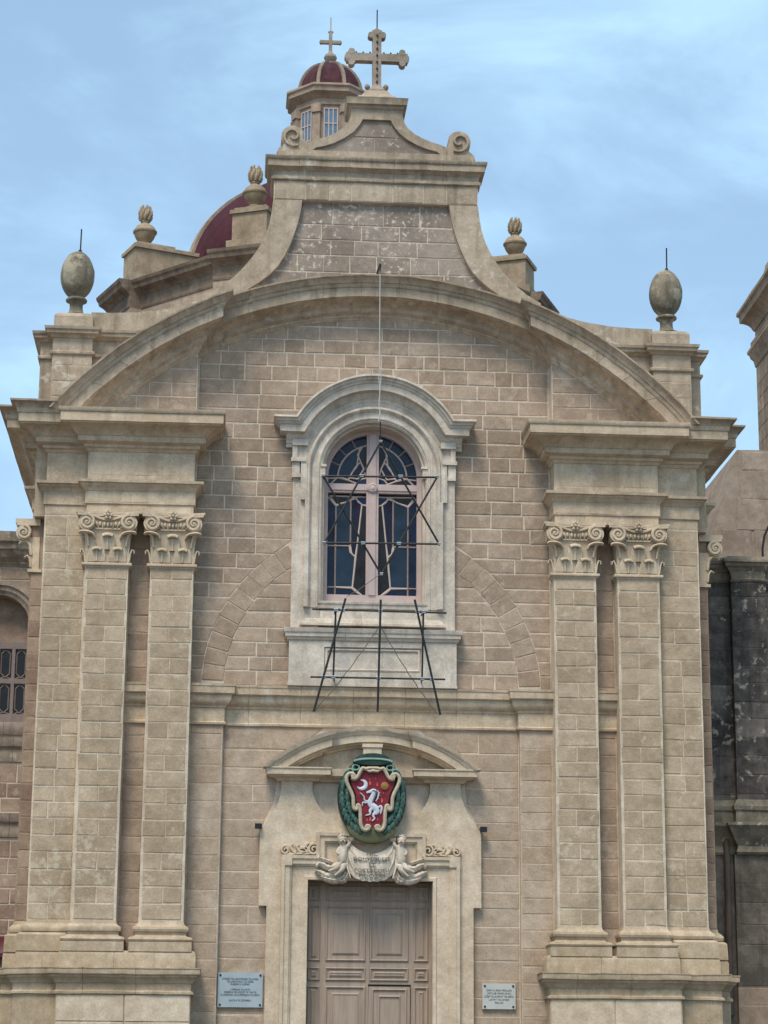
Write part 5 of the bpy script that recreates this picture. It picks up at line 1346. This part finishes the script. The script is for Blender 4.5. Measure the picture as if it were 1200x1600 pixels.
# ---- soot-blackened building on the right
dark = tag(empty('blackened_building', (7.5, 2, GROUND)), 'soot blackened stone building with flaking pilaster right of the church', 'building')
dinv = Matrix.Translation((-7.5, -2, -GROUND))
def dk(mb, name, mat, jit=.006, smooth=32):
    o = mb.build(name, mat, dark, jit=jit, smooth=smooth); o.matrix_parent_inverse = dinv; return o
YD = 2.0
k = MB(); k.box(5.6, 12, YD, YD + 6, GROUND, 8.6); dk(k, 'wall', 'sooty', 0, 0)
pth = [(5.6, YD), (6.32, YD), (6.32, YD - .16), (6.93, YD - .16), (6.93, YD), (12, YD)]
k = MB(); plan_sweep(k, pth, [(-.05, 8.52), (.02, 8.52), (.04, 8.55), (.0, 8.57), (.0, 8.70), (.03, 8.72), (.05, 8.76), (.09, 8.78), (.10, 8.83), (.13, 8.85), (.13, 8.90), (.03, 8.96), (-.4, 9.0)], seg=.22); dk(k, 'cornice', 'sooty_crest', .03)
k = MB(); k.box(6.32, 6.93, YD - .16, YD + .1, 4.75, 8.55); pl = dk(k, 'pilaster', 'sooty', .005, 0)
random.seed(77)
for q in lay(4.85, 8.5, lambda z, zm: [(6.33, 6.92)], .31, .5, .6, .008, .03): block_mesh(q, YD - .16, proud=.005).build('stone_block', 'sooty', pl, smooth=0, recalc=False)
for q in lay(4.85, 8.5, lambda z, zm: [(5.6, 6.31), (6.94, 8.5)], .31, .45, .8, .008, .03): dk(block_mesh(q, YD, proud=.005), 'stone_block', 'sooty', 0, 0)
k = MB(); plan_sweep(k, pth, [(-.05, 3.83), (.02, 3.84), (.05, 3.88), (.03, 3.92), (.02, 3.98), (.05, 4.02), (.10, 4.10), (.17, 4.2), (.20, 4.27), (.23, 4.30), (.23, 4.345), (.10, 4.36), (.06, 4.38), (.05, 4.55), (.08, 4.58), (.09, 4.64), (.05, 4.70), (.03, 4.75), (-.05, 4.78)], seg=.3); dk(k, 'middle_cornice', 'sooty_crest', .014)
k = MB(); k.box(6.25, 8.6, YD - .12, YD + .1, 1.66, 3.84); lw = dk(k, 'lower_pier', 'sooty_low', .004, 0)
for q in lay(1.68, 3.82, lambda z, zm: [(6.26, 6.93), (6.94, 8.5)], .34, .5, .9, .01, .03): block_mesh(q, YD - .12, proud=.005).build('stone_block', 'sooty_low', lw, smooth=0, recalc=False)
k = MB(); k.box(6.24, 8.6, YD - .13, YD + .1, GROUND, 1.655); dk(k, 'rusty_plinth', 'buttress', .006, 0)
for q in lay(.3, 1.65, lambda z, zm: [(6.25, 7.2), (7.21, 8.5)], .36, .8, .9, .012): dk(block_mesh(q, YD - .13, proud=.005), 'stone_block', 'return', 0, 0)
k = MB(); k.tube([(6.13, YD - .05, 4.3), (6.13, YD - .06, 3.2), (6.12, YD - .05, 2.2), (6.11, YD - .03, 1.2)], .055, 10); dk(k, 'drainpipe', 'rust', .006, 50)

# ---- pale house with a sloping side and the bell tower beyond it
h = tag(empty('pale_house', (9, 7, GROUND)), 'pale plastered house with a steep sloping side wall under the bell tower', 'house')
k = MB(); k.prism([(6.7, GROUND), (6.85, 9.6), (7.14, 10.588), (7.70, 12.37), (12, 12.42), (12, GROUND)], 7, 13)
o = k.build('wall', 'house', h, jit=.012, smooth=0); hinv = Matrix.Translation((-9, -7, -GROUND)); o.matrix_parent_inverse = hinv
random.seed(4)
for q in [[(7.66, 10.75), (8.32, 10.75), (8.32, 11.36), (7.66, 11.36)], [(7.72, 11.38), (8.4, 11.38), (8.4, 11.95), (7.72, 11.95)], [(7.80, 11.97), (8.4, 11.97), (8.4, 12.34), (7.80, 12.34)], [(8.0, 9.9), (8.5, 9.9), (8.5, 10.72), (8.0, 10.72)], [(7.35, 9.4), (7.95, 9.4), (7.95, 10.72), (7.35, 10.72)]]:
    o = block_mesh(q, 7, proud=.02, jit=.02).build('stone_block', 'house', h, smooth=0, recalc=False); o.matrix_parent_inverse = hinv
k = MB(); k.tube([(6.95, 6.97, 9.75), (7.25, 6.95, 10.22), (7.27, 6.95, 9.8)], .02, 6); k.box(7.15, 7.29, 6.96, 7.05, 9.55, 10.1); o = k.build('hatch', 'iron', h, smooth=0); o.matrix_parent_inverse = hinv

t = tag(empty('bell_tower', (10.8, 10.5, GROUND)), 'brown stone bell tower with stacked cornices at the right edge', 'bell tower')
tinv = Matrix.Translation((-10.8, -10.5, -GROUND))
TX = 9.36
def tp_(mb, name, mat, jit=.005, smooth=32):
    o = mb.build(name, mat, t, jit=jit, smooth=smooth); o.matrix_parent_inverse = tinv; return o
k = MB(); k.box(TX, 12.4, 9.0, 12.0, GROUND, 17.0); tp_(k, 'shaft', 'tower', .004, 0)
pt = [(12.4, 12.0), (TX, 12.0), (TX, 9.0), (12.4, 9.0)]
k = MB(); plan_sweep(k, pt, [(-.2, 16.6), (.02, 16.6), (.05, 16.65), (.07, 16.70), (.12, 16.77), (.2, 16.83), (.28, 16.87), (.29, 17.0), (.34, 17.05), (.34, 17.12), (-.2, 17.25)], seg=.4); tp_(k, 'cornice', 'tower', .008)
k = MB(); plan_sweep(k, pt, [(-.1, 15.74), (.02, 15.75), (.03, 15.82), (.05, 15.9), (.10, 15.97), (.12, 16.05), (.16, 16.10), (.16, 16.16), (.05, 16.18), (.05, 16.24), (.09, 16.28), (.09, 16.35), (-.1, 16.37)], seg=.4); tp_(k, 'impost', 'tower', .006)
k = MB(); plan_sweep(k, [(12.2, 11.94), (TX + .03, 11.94), (TX + .03, 9.1), (12.2, 9.1)], [(-1.0, 17.1), (0, 17.1), (0, 17.62), (-.05, 17.72), (-.15, 17.85), (-.2, 18.1), (-1.0, 18.15)], seg=.5); tp_(k, 'crown', 'tower', .01)
k = MB()                                                        # round-headed belfry opening in the side wall
op = [(9.25, 12.6), (9.25, 15.9)] + [(10.05 + .8 * math.cos(PI - PI * i / 14), 15.9 + .8 * math.sin(PI - PI * i / 14)) for i in range(15)] + [(10.85, 12.6)]
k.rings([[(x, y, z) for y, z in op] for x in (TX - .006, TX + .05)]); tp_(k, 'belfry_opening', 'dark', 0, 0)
random.seed(6)
for q in lay(12.2, 15.7, lambda z, zm: [(-11.98, -10.9)], .34, .5, .9, .014):
    m = MB(); m.merge(block_mesh(q, 0, proud=.006), Matrix.Translation((TX, 0, 0)) @ Matrix.Rotation(-PI / 2, 4, 'Z')); tp_(m, 'stone_block', 'tower', 0, 0)

# ---- curved iron lamp bracket on the dark building
lb = tag(empty('lamp_bracket', (7.0, 2.2, 8.95)), 'curved black iron pipe rising from the sooty cornice', 'bracket')
k = MB(); k.tube([(-.02, 0, 0), (-.02, 0, .25), (.02, 0, .48), (.12, 0, .70), (.30, 0, .86), (.5, 0, .92)], .02, 7); k.build('pipe', 'iron', lb, smooth=50)
k = MB(); k.tube([(.5, 0, .93), (.72, 0, .88)], [.05, .09], 8); k.build('lamp_head', 'iron', lb, smooth=50)
